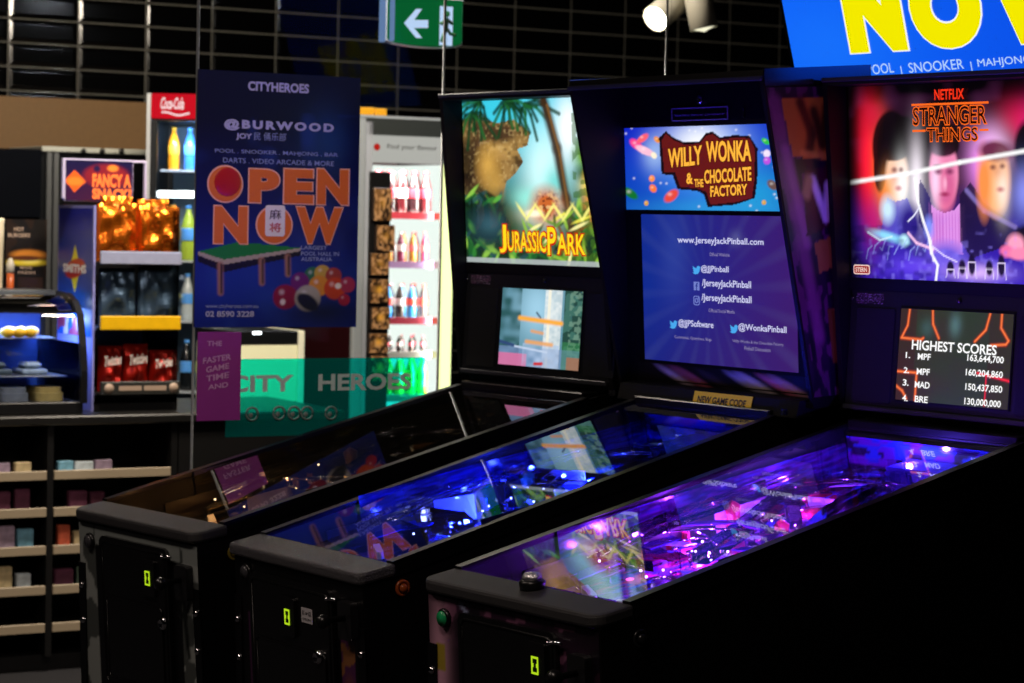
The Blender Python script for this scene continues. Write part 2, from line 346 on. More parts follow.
def machine(key, M, label, th):
    ww = key == 'WW'
    r = root('pinball_machine', M, label, 'pinball machine', 'pinball machines in a row')
    zl, gy, gz = (.9242, 1.2158, 1.1476) if ww else (.9389, 1.2546, 1.1374)
    g0 = zl+.01; sl = (gz-g0)/(gy-.0806); HW = .283
    gl = lambda y: g0+(y-.0806)*sl
    # cabinet: an open-topped box
    c = MB(); prof = [(0, .44), (0, zl-.025), (.07, gl(.07)), (gy, gz), (1.52, gz+.02), (1.52, .47)]
    for sx in (-1, 1): c.prism(prof, 'x', sx*HW, sx*(HW-.019))
    c.box((-HW+.019, 0, .44), (HW-.019, .018, zl-.03)); c.box((-HW+.019, 1.5, .47), (HW-.019, 1.52, gz+.02)); c.box((-HW+.019, .018, .45), (HW-.019, 1.5, .468))
    c.box((-HW+.019, gy+.005, gz-.01), (HW-.019, 1.5, gz+.012))
    c.build('cabinet', BLK, r)
    # lock bar: rounded front corners, tilted with the glass
    plan = rr(-HW-.008, -.016, HW+.008, .082, .018 if ww else .034, 6, (1, 1, 0, 0))
    sh = Matrix(((1, 0, 0, 0), (0, 1, 0, 0), (0, sl*.6, 1, 0), (0, 0, 0, 1)))
    MB().prism(plan, 'z', zl-.026, zl+.002, sh).build('lockbar', SPARK if ww else TEXB, r, bevel=.007)
    for sx in (-1, 1):
        q = MB(); prof = [(.075, gl(.075)-.03), (.075, gl(.075)+.006), (gy, gz+.006), (gy, gz-.03)]
        q.prism(prof, 'x', sx*(HW+.0006), sx*(HW+.0036)); q.prism([(.075, gl(.075)), (.075, gl(.075)+.006), (gy, gz+.006), (gy, gz)], 'x', sx*(HW+.0036), sx*(HW-.02))
        q.build('side_rail', RAIL, r)
        b = MB().lathe([(.0001, sx*.009), (.007, sx*.008), (.0105, sx*.003), (.0105, 0)], (sx*(HW+.004), .1, .877), 'x', 16)
        b.lathe([(.019, sx*.0), (.019, sx*.004), (.013, sx*.006), (.0125, 0)], (sx*HW, .1, .877), 'x', 20)
        b.build('flipper_button', mat('flipper_button_'+key, {'WW': 'a04a1c', 'ST': '1a1a1c', 'JP': '7a6a20'}[key], .25), r)
        for yy in (.0, 1.5):
            fz = -yy*MT+.004; dy = -1 if yy == 0 else 1; e = .004
            y0 = yy-e if yy == 0 else yy+.02+e
            l = MB()
            for wx, wy in ((.034, e), (e, .045)):
                x1 = sx*(HW+e); x0 = x1-sx*wx; ya, yb = (y0, y0+wy) if yy == 0 else (y0, y0-wy)
                xs = sx*.03; ysft = dy*.02; t = .45
                top = [(x0, ya, .80), (x1, ya, .80), (x1, yb, .80), (x0, yb, .80)]
                bot = [((x0-x1)*t+x1+xs*.5, (ya if wy == e else ya)+ysft*.5, fz+.03), (x1+xs*.5, ya+ysft*.5, fz+.03), (x1+xs*.5, ya+(yb-ya)*(t if wy > e else 1)+ysft*.5, fz+.03), ((x0-x1)*(t if wx > e else 1)+x1+xs*.5, ya+(yb-ya)*(t if wy > e else 1)+ysft*.5, fz+.03)]
                l.add(top+bot, [(0, 1, 2, 3), (4, 7, 6, 5), (0, 4, 5, 1), (1, 5, 6, 2), (2, 6, 7, 3), (3, 7, 4, 0)])
            lo = l.build('leg', RAIL, r)
            MB().lathe([(.018, fz), (.02, fz+.006), (.006, fz+.014), (.006, fz+.05)], (sx*(HW-.003), yy-dy*(-.01)+(.02 if yy else 0), 0), n=12).build('leveler', CHROME, lo)
            if yy == 0:
                for zz in (.742, .65): MB().lathe([(.009, 0), (.009, -.004), (.005, -.008), (0, -.009)], (sx*(HW-.012), -.004-.0, zz), 'y', 10).build('bolt', CHROME, lo)
    MB().add([(-.264, .0806, g0), (.264, .0806, g0), (.264, gy, gz), (-.264, gy, gz)], [(0, 1, 2, 3)]).build('playfield_glass', GLASS, r)
    # rear glass channel below the backbox
    MB().box((-.264, gy-.004, gz-.005), (.264, gy+.02, gz+.016), .003).build('glass_channel', GREY if 0 else BLKM, r)
    # front panel: printed art, coin door
    fp = Pic(90, 72, '060608'); th['front'](fp)
    fp.build('front_decal', -HW+.003, HW-.003, .445, zl-.035, picmat('front_decal', 0), r, -.0015)
    dx0, dx1, dz1 = (-.165, .158, .884) if not ww else (-.2, .165, .868)
    d = MB().prism(rr(dx0, .50, dx1, dz1, .022), 'y', -.002, -.012)
    ring = rr(dx0+.012, .512, dx1-.012, dz1-.012, .016); d.tube([(x, -.012, z) for x, z in ring], .0035, 6, close=True)
    door = d.build('coin_door', mat('coin_door_black', '0b0b0c', .28), r)
    q = MB().prism(rr(dx0+.03, .53, dx1-.03, dz1-.15, .012), 'y', -.0125, -.014); q.tube([(x, -.014, z) for x, z in rr(dx0+.03, .53, dx1-.03, dz1-.15, .012)], .0022, 6, close=True); q.build('cash_panel', mat('coin_door_black', '0b0b0c', .28), door)
    for i, cx in enumerate(th['slots']):
        cz = th['slotz']
        s = MB().prism(rr(cx-.03, cz-.045, cx+.03, cz+.045, .006), 'y', -.012, -.02).build('coin_slot', BLKM, door)
        e = MB(); w, h, k = .0105, .018, .0026
        e.box((cx-w, -.0215, cz-h), (cx-w+k, -.02, cz+h)).box((cx+w-k, -.0215, cz-h), (cx+w, -.02, cz+h))
        e.box((cx-w, -.0215, cz-h), (cx+w, -.02, cz-h+k*1.6)).box((cx-w, -.0215, cz+h-k*1.6), (cx+w, -.02, cz+h)).box((cx-w, -.0215, cz-.004), (cx-.005, -.02, cz+.004)).box((cx+w, -.0215, cz-.004), (cx+.005, -.02, cz+.004))
        e.build('slot_lamp', YELL, s)
    lx, lz = (.106, .712) if ww else ((.135, .70) if key == 'JP' else (.0, .70))
    MB().lathe([(.017, 0), (.017, -.006), (.011, -.012), (.009, -.012), (.008, -.009), (0, -.009)], (lx, -.012, lz), 'y', 18).build('lock', CHROME, door)
    MB().tube([(dx1-.02, -.014, dz1-.02), (dx1+.0, -.014, dz1-.016), (dx1+.018, -.012, dz1-.016)], .004).build('hinge', CHROME, door)
    # start button, plunger
    b = MB().lathe([(.021, 0), (.021, -.006), (.017, -.009)], (-.221, -.002, .861), 'y', 20); bb = b.build('start_button', BLKM, r)
    MB().lathe([(.0165, -.006), (.0155, -.012), (0, -.014)], (-.221, -.002, .861), 'y', 20).build('button_cap', mat('start_cap_'+key, '1f9a5c' if key == 'ST' else '3a3a3e', .25), bb)
    px, pz = .232, .815
    h = MB().prism(rr(px-.027, pz-.045, px+.027, pz+.04, .008), 'y', -.002, -.022).build('plunger_housing', mat('plunger_black', '161618', .35), r)
    MB().lathe([(.007, -.02), (.007, -.06), (.013, -.065), (.017, -.078), (.012, -.09), (0, -.092)], (px, 0, pz+.005), 'y', 14).build('plunger_knob', BLKM, h)
    playfield(r, th)
    return r
def stern_head(r, M, th):
    BW = .335
    b = MB(); prof = [(1.2997, 1.1654), (1.2605, 1.9739), (1.58, 1.955), (1.54, 1.1654)]
    for sx in (-1, 1): b.prism(prof, 'x', sx*BW, sx*(BW-.015))
    b.prism([(1.2605, 1.9585), (1.2603, 1.9739), (1.58, 1.955), (1.58, 1.940)], 'x', -BW+.015, BW-.015)
    b.box((-BW+.015, 1.535, 1.17), (BW-.015, 1.55, 1.94)); b.box((-BW+.015, 1.30, 1.1654), (BW-.015, 1.54, 1.185))
    b.box((-.31, 1.32, 1.15), (.31, 1.5, 1.168))
    b.box((-.328, 1.337, 1.9535), (.328, 1.35, 1.96)); b.box((-.328, 1.328, 1.462), (.328, 1.35, 1.4906)); b.build('backbox', BLK, r)
    MB().box((-BW-.001, 1.256, 1.966), (BW+.001, 1.262, 1.977), .002).build('top_highlight', mat('dull_grey', '3c3d42', .35, .5), r)  # grey strip put in for the highlight along the top edge
    tl = th['art'](); o = tl.build('backglass', -.3275, .3275, 1.4906, 1.9537, picmat('backglass_'+th['n'], th['glow']), r, 1.333)
    th['title'](M, o)
    MB().quad(-.328, 1.4906, .328, 1.9537, 1.326).build('backglass_pane', thin('pane', ior=1.45), r)
    # speaker panel leans back; screen in the middle
    P = Matrix.Translation((0, 1.2966, 1.2055)) @ Matrix.Rotation(-math.atan2(.0266, .2165), 4, 'X')     # x, depth, up the panel
    q = MB().box((-BW+.016, .004, -.03), (BW-.016, .02, .262), .003); sp = q.build('speaker_panel', mat('speaker_panel_black', '101113', .5, spec=.25), r, P)
    MB().box((-BW+.018, -.004, -.034), (BW-.018, .004, -.022), .002).build('panel_ledge', mat('dull_grey', '3c3d42', .35, .5), sp, P)
    for sx in (-1, 1):
        MB().prism(rr(.0243+sx*.254-.062, -.012, .0243+sx*.254+.062, .215, .006), 'y', .004, .0).build('speaker_grille', GRILLE, sp, P)
    MB().box((.0243-.1765, .001, -.004), (.0243+.1765, .004, .222)).build('screen_bezel', BLKM, sp, P)
    MB().lathe([(.006, .004), (.006, -.001), (0, -.003)], (.03, 0, .243), 'y', 12).build('sensor_eye', BLKM, sp, P)
    d = Pic(70, 20, '08080a'); d.mix((d.noise(14, 8) > .55)*.6, '5a3050'); d.mix((d.noise(22, 3) > .75)*.6, 'b0a0b0')
    d.build('warning_decal', -.30, -.21, .225, .25, picmat('front_decal', 0), sp, .0035, P)
    sc = th['screen'](); so = sc.build('screen', .0243-.1725, .0243+.1725, 0, .2181, picmat('screen_'+th['n'], th['sglow']), sp, .0005, P)
    th['stext'](M @ P, P, so)
    for x, z in ((-.325, 1.452), (-.31, 1.44)): MB().ball((x, 1.325, z), .004, 8).build('bolt', CHROME, r)
    return r
def finish(mb, name, m, parent, P=None): return mb.build(name, m, parent, P)
# ---- nearest machine: purple board
def st_front(p):
    p.mix(p.noise(6, 2)*.8, '3a1f38'); p.mix((p.noise(14, 5) > .62)*.7, '7a4a66'); p.mix((p.noise(10, 9) > .6)*.8, '0a0810'); p.glow(.06, .7, .06, .3, 'd8a0b8', .8)
    p.poly([(.035, .66), (.1, .66), (.1, .78), (.035, .78)], 'a08a30'); p.line([(.2, .99), (.24, .95)], .01, '8890b0')
def st_art():
    p = Pic(210, 150, '050308'); n = p.noise(14, 4); n2 = p.noise(30, 6)
    p.mix(np.clip((.5-p.V)*2.4, 0, 1)*(.45+.5*n), '4428d8'); p.mix((p.V > .6)*np.clip(n-.55, 0, 1)*1.2, '502048')
    p.glow(.11, .6, .05, .3, 'ff1838', 1.); p.glow(.17, .55, .04, .22, 'ff7020', .95); p.glow(.13, .3, .04, .1, 'c81878', .7); p.glow(.14, .84, .05, .08, 'd01838', .7)
    p.glow(.84, .8, .1, .1, 'd81850', .9); p.glow(.9, .68, .06, .16, 'c028b0', .6)
    p.glow(.70, .66, .07, .1, 'ffd0ff', .95); p.glow(.66, .58, .07, .14, 'ff90ff', .9)
    # three plain figures, soft anonymous busts
    p.ell(.225, .68, .095, .19, '0a050a', .06); p.ell(.165, .57, .03, .12, '0a050a', .1); p.ell(.3, .58, .02, .12, '100608', .2)
    p.ell(.25, .53, .055, .135, 'ffcfae', .18); p.ell(.232, .665, .08, .055, '0a050a', .1); p.glow(.275, .48, .035, .13, 'ffffff', .95); p.glow(.345, .5, .035, .2, 'fff4ff', .98); p.glow(.2, .45, .03, .1, 'ffa050', .8)
    p.glow(.235, .54, .02, .05, 'd08070', .5); p.ell(.237, .565, .012, .012, '6a3038', .7, k=.8); p.ell(.27, .565, .01, .012, '6a3038', .7, k=.8); p.ell(.256, .47, .014, .012, 'c05868', .7, k=.8)
    p.poly([(.2, .42), (.24, .4), (.3, .42), (.34, .3), (.3, .22), (.16, .22)], '5450d0', .7); p.ell(.2, .36, .03, .06, 'c8e8ff', .6); p.ell(.31, .28, .05, .1, '2a1c80', .4)
    p.ell(.475, .71, .075, .1, '0d0709', .08); p.ell(.475, .545, .068, .165, 'f08ab4', .1); p.ell(.475, .46, .05, .11, 'e8709c', .25); p.ell(.475, .68, .07, .05, '120a10', .15); p.glow(.435, .5, .025, .14, 'ffe0ff', .8)
    p.glow(.5, .5, .03, .1, 'c0508c', .6); p.glow(.475, .42, .03, .03, 'c05090', .5)
    for x in (.45, .503): p.ell(x, .555, .016, .014, '702050', .7, k=.85); p.ell(x, .585, .02, .008, '5a1c44', .6, k=.8)
    p.ell(.478, .44, .02, .011, '981e50', .6, k=.85); p.ell(.48, .495, .009, .03, 'ffb8d8', .6, k=.7)
    p.poly([(.4, .4), (.44, .36), (.475, .345), (.52, .36), (.55, .4), (.56, .14), (.4, .14)], 'e898ec', .85); p.mix((np.sin(p.U*420) > .1)*np.exp(-((p.U-.48)/.07)**6-((p.V-.27)/.08)**6)*.5, 'b048b8'); p.ell(.48, .12, .09, .07, '6a58d8', .5)
    p.poly([(.36, .52), (.41, .42), (.42, .3), (.39, .22), (.35, .3)], '241868', .85); p.poly([(.55, .44), (.6, .5), (.66, .4), (.84, .26), (.86, .2), (.72, .17), (.6, .12), (.55, .2)], '1c1238', .9); p.line([(.58, .46), (.66, .36), (.8, .28)], .012, '8a78c8', .7)
    p.ell(.715, .51, .062, .17, 'ffb478', .2); p.ell(.66, .5, .03, .15, 'ff9048', .5); p.ell(.715, .655, .075, .05, '6a2848', .3, -.15); p.ell(.86, .66, .06, .14, '0c0610', .15); p.glow(.745, .46, .03, .12, 'fff0e0', .8); p.glow(.72, .56, .03, .04, 'c06848', .4); p.ell(.702, .575, .012, .012, '5a2a34', .7, k=.8); p.ell(.745, .58, .011, .012, '5a2a34', .7, k=.8); p.ell(.735, .465, .015, .012, 'b85058', .7, k=.8)
    p.glow(.84, .45, .05, .12, '9098ff', .8)
    p.ell(.85, .22, .06, .07, '140c26', .2); p.ell(.8, .19, .04, .055, 'ffa0c0', .3); p.ell(.76, .16, .03, .03, 'f070a8', .3); p.ell(.82, .15, .05, .03, 'ff88b0', .3)
    p.ell(.2, .22, .08, .02, '90e0ff', .6, -.3); p.ell(.28, .2, .022, .03, 'c0f4ff', .4); p.glow(.2, .12, .09, .06, '3020a0', .7); p.glow(.36, .07, .16, .05, '6a48f0', .7); p.glow(.62, .05, .12, .04, 'e0b8ff', .9); p.ell(.4, .27, .02, .05, '8090ff', .6)
    for k in range(9): x = .09+.035*k; p.line([(x, .1+.03*(k % 3)), (x+.01, .15+.02*(k % 2)), (x+.03, .17+.02*(k % 3))], .004, 'a0b0ff', .5)
    p.mix(np.clip(n2*3-1.6, 0, 1)*(p.V < .28)*(p.U < .42)*.5, '101060'); p.mix(np.clip(p.noise(45, 4)*3-2, 0, 1)*np.clip((.34-p.V)*5, 0, 1)*.5, '9080ff')
    p.line([(.3, .24), (.34, .19), (.42, .16)], .007, 'ffc8f0', .9); p.line([(.1, .24), (.16, .2), (.22, .22)], .005, 'd0f0ff', .8)
    p.line([(.335, .52), (.35, .4), (.375, .3), (.4, .22), (.41, .14), (.44, .08), (.43, .0)], .007, 'ffffff'); p.line([(.38, .29), (.41, .2), (.42, .1)], .005, 'f0e8ff'); p.line([(.41, .18), (.47, .13), (.53, .1)], .004, 'e0d0ff'); p.line([(.36, .38), (.33, .33), (.3, .3)], .004, 'e8e8ff')
    p.line([(.02, .5), (.3, .545), (.55, .6), (1, .68)], .009, 'ffffff', 1., .9)
    for x, h in ((.5, .06), (.555, .07), (.6, .1), (.68, .07), (.735, .1)): p.ell(x, .04+h*.5, .016, h*.55, '150c30', .2); p.line([(x-.02, .02), (x-.015, h), (x+.015, h), (x+.02, .02)], .003, 'e8d8ff', .8)
    p.mix(np.clip((.07-p.U)*16, 0, 1), '020103'); p.mix(np.clip((p.V-.9)*8, 0, 1)*.9, '040205'); p.glow(.02, .02, .1, .3, '020103', .9)
    return p
def st_title(M, o):
    red, gold, dark = emis('title_red', 'ff3418', 1.1), emis('title_orange', 'ff6a1e', 1.1), emis('title_dark', '2a0806', 1)
    y = 1.333
    m = MB(); pletters(m, M, 'NETFLIX', (935, 100), (964.5, 99), 10.5, y=1.331, yl=y, off=.02); m.build('lettering', red, o)
    for s, a, b, h in (('STRANGER', (913, 126.5), (988, 125), 20), ('THINGS', (927, 142.5), (979, 141), 15)):
        m = MB(); pletters(m, M, s, a, b, h, y=1.3315, yl=y, off=.045); m.build('lettering', gold, o)
        m = MB(); x0, z0 = hit(M, *a, y); x1, _ = hit(M, *b, y); _, z1 = hit(M, a[0], a[1]-h, y); e = .0028
        letters(m, s, x0+e, x1-e, z0+e, z1-e, 1.3305, off=.005); m.build('lettering', dark, o)
    m = MB()
    for a, b, t in (((912, 105), (989, 103), 2), ((913, 131), (926, 131), 2), ((980, 130), (989, 130), 2)):
        x0, z0 = hit(M, *a, y); x1, _ = hit(M, *b, y); m.quad(x0, z0-.0025, x1, z0+.0025, 1.3312)
    m.build('title_bars', gold, o)
    x0, z0 = hit(M, 854, 274, y); x1, z1 = hit(M, 870, 265, y)
    MB().prism(rr(x0, z0, x1, z1, .006), 'y', 1.3325, 1.3318).build('maker_plate', emis('maker_white', 'ffd8d0', .9), o)
    MB().prism(rr(x0+.003, z0+.003, x1-.003, z1-.003, .004), 'y', 1.3325, 1.3312).build('maker_plate', emis('maker_red', 'b01008', .8), o)
    letters(MB(), 'STERN', x0+.008, x1-.008, z0+.006, z1-.006, 1.3305, off=.03).build('lettering', emis('maker_white', 'ffd8d0', .9), o)
def st_screen():
    p = Pic(150, 90, '2a3428'); p.grad('3a2a20', '2c3a2c', 'U'); p.mix(np.clip(p.noise(5, 3)-.3, 0, 1)*.8, '24401f'); p.mix((p.U > .8)*.5, '3a2018'); p.mix((p.U < .15)*.6, '3c2018')
    p.glow(.5, .85, .05, .12, '5a8080', .7); p.glow(.25, .8, .06, .1, '486a6a', .5)
    for c, w in (('8a2a10', .022), ('ff7a3a', .012)):
        p.line([(.08, 1), (.07, .82), (.02, .68), (.2, .67), (.22, .69)], w, c); p.line([(.29, 1), (.3, .85), (.36, .70)], w, c)
        p.line([(.80, 1), (.77, .82), (.68, .69)], w, c); p.line([(.9, 1), (.9, .85), (.97, .72), (.95, .68), (.82, .66)], w, c)
        p.line([(0, .31), (.18, .31), (.18, 0)], w, c); p.line([(0, .15), (.06, .1), (.1, .02)], w, c)
    for c, w in (('801020', .02), ('ff3040', .01)): p.line([(.72, .36), (1, .3)], w, c); p.line([(.8, .35), (.8, .02)], w*.7, c)
    return p
def st_stext(MP, P, o):
    w = emis('screen_white', 'ffffff', 1.)
    m = MB()
    for s, a, b, h in (('HIGHEST SCORES', (912, 349.5), (997, 353), 10), ('1.', (906, 358), (910.5, 358), 6), ('MPF', (918, 359.5), (931, 359.5), 6.5), ('163,644,700', (967.5, 362), (1004, 364), 8),
                       ('2.', (904, 373), (909.5, 373), 6), ('MPF', (917, 374.5), (930, 374.5), 6.5), ('160,204,860', (966, 376.5), (1003, 379), 8),
                       ('3.', (903, 385.5), (909, 385.5), 6.5), ('MAD', (915, 387.5), (930, 387.5), 6.5), ('150,437,850', (965.5, 391), (1002.5, 393), 8),
                       ('4.', (902.5, 401), (908, 401), 6.5), ('BRE', (915, 402), (928, 402.5), 6.5), ('130,000,000', (964.5, 405.5), (1001, 408), 8)):
        pletters(m, MP, s, a, b, h, y=-.0012, yl=.0005, off=.022)
    finish(m, 'lettering', w, o, P)
TH_ST = dict(n='purple', seed=11, led='8a30ff', led2='5a40ff', hot='c8a0ff', base='2a1838', arts=('6a2a90', '2a50a0', 'b03050'), apron='141012', card='6a6058', acr=('7a40c0', '30206a', 'c8c0e0', '8a2050'), rub='201828', bump='a02038', toy='3a2a90', fig='a02030',
     ins=('8a3cff', 'ff50d0', 'd8c8ff'), inst=3., bulb=10., pow=13., split=1.0, lamps=((-.1, .46, .03, .12), (-.08, .56, .045, .5), (.1, .5, .05, .35), (-.2, .65, .05, .5), (.15, .65, .07, .5), (-.05, .8, .06, .5), (.2, .9, .06, .4), (-.2, .95, .06, .4), (.0, 1.15, .11, .5)),
     flash=((.235, .56), (.2, .47), (.24, .7)), slots=(.101,), slotz=.814, front=st_front, art=st_art, glow=1.15, title=st_title, screen=st_screen, sglow=1., stext=st_stext)  # flash lamps here are added to give whitish highlights
# ---- far machine: dim jungle board
def jp_front(p):
    p.mix((np.abs(p.U-.5) > .36)*1., '8a8f8c'); p.mix((p.V > .9)*1., '7a807e'); p.mix((p.noise(12, 5) > .55)*(np.abs(p.U-.5) > .36)*.8, '1a1f1d')
    p.line([(.9, .4), (.88, .62), (.86, .8)], .02, '101412'); p.line([(.89, .6), (.93, .72)], .012, '101412'); p.line([(.89, .55), (.85, .66)], .01, '101412')
def jp_art():
    p = Pic(190, 150, '18302a'); p.grad('28481c', '38c0d8', 'V', .35, .8); n, n2, n3 = p.noise(22, 3), p.noise(40, 5), p.noise(70, 6)
    p.glow(.55, .55, .14, .3, 'd8ffff', .9); p.glow(.72, .82, .09, .2, 'ffffff', .95); p.glow(.62, .5, .08, .1, '40c8c0', .7); p.glow(.9, .8, .1, .2, 'c8f0ff', .8)
    # plain rocky ledge standing on the left
    p.poly([(0, .42), (0, .88), (.1, .93), (.24, .86), (.36, .88), (.47, .8), (.45, .72), (.38, .7), (.42, .62), (.36, .55), (.3, .5), (.26, .36), (.16, .4)], '4a3420')
    g8 = p.noise(10, 21); rock = (p.U < .5)*(p.V > .4)*(p.V < .93); isr = np.abs(p.img-np.array(lin('4a3420'))).sum(-1) < 1e-6
    p.mix(isr*np.clip(g8*1.6-.5, 0, 1), 'b08a4c'); p.mix(isr*np.clip(n2*1.8-.9, 0, 1)*.8, '1e140c'); p.mix(isr*np.clip(n3*2-1.3, 0, 1)*.7, 'd8b878'); p.glow(.02, .62, .06, .2, '14100c', .9)
    p.ell(.18, .6, .06, .1, 'c89a48', .8); p.ell(.22, .47, .05, .1, 'b08840', .7)
    for cx, cy, a0 in ((.14, .99, 3.6), (.34, .99, 4.2), (.44, .97, 4.9), (.08, .93, 4.4), (.96, .88, 4.), (.3, 1., 5.2)):
        for k in range(7): a = a0+.32*k-.5; L = .13+.05*(k % 3); p.line([(cx, cy), (cx+L*.5*math.cos(a), cy+L*.4*math.sin(a)+.02), (cx+L*math.cos(a), cy+L*math.sin(a))], .012, ('0e3018', '1c5a28', '123a1e')[k % 3], .9)
    p.line([(.56, 1.), (.64, .7), (.69, .4), (.72, .2)], .035, '3a2614'); p.line([(.585, .96), (.66, .66), (.71, .3)], .01, '7a5428', .8)
    p.mix(np.clip((.48-p.V)*8, 0, 1)*np.clip((.38-p.U)*8, 0, 1), '12301c'); p.mix(np.clip((.2-p.V)*8, 0, 1)*.9, '16301a')
    Rn = random.Random(4)
    for k in range(230):
        x, y = Rn.random(), Rn.random()*.44
        if x > .3 and y > .16 and x < .76: continue
        p.ell(x, y, .008+.01*Rn.random(), .03+.035*Rn.random(), Rn.choice(('0a1c12', '1c5a28', '2e7a30', '5aa83a', '0e2a22', '8cc048', '24484c')), .35, Rn.uniform(-1.2, 1.2), .9)
    p.glow(.44, .4, .1, .07, '90e8d8', .8); p.glow(.52, .3, .12, .05, 'f0e0c0', .7); p.ell(.56, .36, .09, .1, 'c0602a', .5); p.mix((n3 > .55)*np.exp(-((p.U-.57)/.07)**4-((p.V-.36)/.08)**4)*.8, '5a2418'); p.mix((n2 > .6)*np.exp(-((p.U-.57)/.08)**4-((p.V-.34)/.1)**4)*.7, 'f0c080'); p.ell(.48, .31, .05, .02, 'fff0d0', .5)
    p.ell(.84, .66, .09, .1, '6a9a30', .4); p.ell(.86, .55, .1, .06, '2e5018', .4); p.ell(.87, .42, .07, .17, 'c88a40', .4); p.glow(.84, .48, .06, .05, 'f8e060', .8); p.mix((n2 > .55)*(p.U > .74)*.7, '3a6420'); p.ell(.95, .3, .06, .3, '3a2414', .4)
    p.ell(.16, .22, .12, .12, '1a3038', .4); p.glow(.18, .24, .08, .06, '3a6470', .6)
    for k in range(60):
        x, y = .3+.7*Rn.random(), Rn.random()*.3
        p.ell(x, y, .01, .035+.03*Rn.random(), Rn.choice(('e8e050', '8ab838', 'f8f0a0', '2a4a18', '5a8a28', '704818')), .35, Rn.uniform(-1.3, 1.3), .85)
    for k in range(9): x = .4+.06*k; p.ell(x, .32, .009, .06, 'f8f080', .4, (-1) ** k*.6, .8)
    p.mix((p.V < .03)*.8, 'a8b0b0')
    return p
def jp_title(M, o):
    y = 1.333
    for e, col, yy, off in ((.006, 'c81e10', 1.3315, .07), (0, 'ffd81e', 1.3305, .015)):
        m = MB()
        for s, a, b, h in (('J', (500.5, 252.5), (507.5, 252.5), 28), ('URASSIC', (508.5, 251), (547, 252.5), 20), ('P', (548.5, 255), (557, 255), 28), ('ARK', (558, 254), (586, 254.5), 20.5)):
            x0, z0 = hit(M, *a, y); x1, _ = hit(M, *b, y); _, z1 = hit(M, a[0], a[1]-h, y); letters(m, s, x0-e*.6, x1+e*.6, z0-e*.6, z1+e*.6, yy, off=off)
        m.build('lettering', emis('jungle_title_%s' % col, col, 1.15), o)
def jp_screen():
    p = Pic(110, 80, '5c8ea0'); n, n2 = p.noise(12, 3), p.noise(30, 4)
    p.glow(.45, .75, .25, .4, 'a8d8f0', .9); p.mix((p.U < .25)*np.clip(n*1.2, 0, 1), '2c5a5c'); p.mix((p.U > .78)*.9, '3a6a58'); p.mix((p.U > .78)*(n > .5)*.8, '1c3c34'); p.mix((p.U > .85)*(n2 > .6)*.6, '7aa08a')
    p.mix((p.U > .55)*(p.U < .76)*(.5+.5*n2), 'e8f0f0'); p.mix((np.abs(p.U-.6) < .02)*.8, 'fff8e0'); p.mix((p.V < .25)*.6, '7890c0'); p.mix((p.V < .16)*(p.U < .35)*.8, 'e070a0'); p.mix((p.V < .16)*(p.U > .85)*.8, 'e04050'); p.mix((p.V < .35)*(p.U > .78)*.5, '3a8a50'); p.mix((p.V < .3)*(p.U > .3)*(p.U < .75)*n, 'b0c8e8')
    p.line([(.24, .62), (.76, .58)], .03, 'ffb040'); p.line([(.4, .46), (.54, .44)], .02, 'f0a050', .8); p.line([(.34, .32), (.66, .3)], .025, 'f0a860', .9); p.line([(.46, .04), (.55, .05)], .02, 'd02020')
    p.line([(.45, .7), (.5, .64)], .012, '405060'); p.line([(0, .3), (.18, .26)], .02, '304878'); p.line([(.2, .25), (.6, .2)], .012, 'c8d8f0')
    return p
TH_JP = dict(n='jungle', seed=23, led='ffb060', led2='ffb070', hot='ffd8a0', base='1c1812', arts=('3a3018', '20301c', '4a2818'), apron='4a4a46', card='b0a890', acr=('6a6048', '2a2a20', 'a09880', '4a3018'), rub='181814', bump='6a4a20', toy='2a2620', fig='5a4020',
     ins=('6a4a20', '4a3818', '806040'), inst=.6, bulb=5., pow=.45, lamps=((-.1, .36, .05, .6), (-.1, .2, .06, .5), (.1, .2, .06, .6), (-.2, .55, .05, .25), (.1, .5, .07, .25)),
     slots=(.078,), slotz=.805, front=jp_front, art=jp_art, glow=1.25, title=jp_title, screen=jp_screen, sglow=1.0, stext=lambda *a: None)
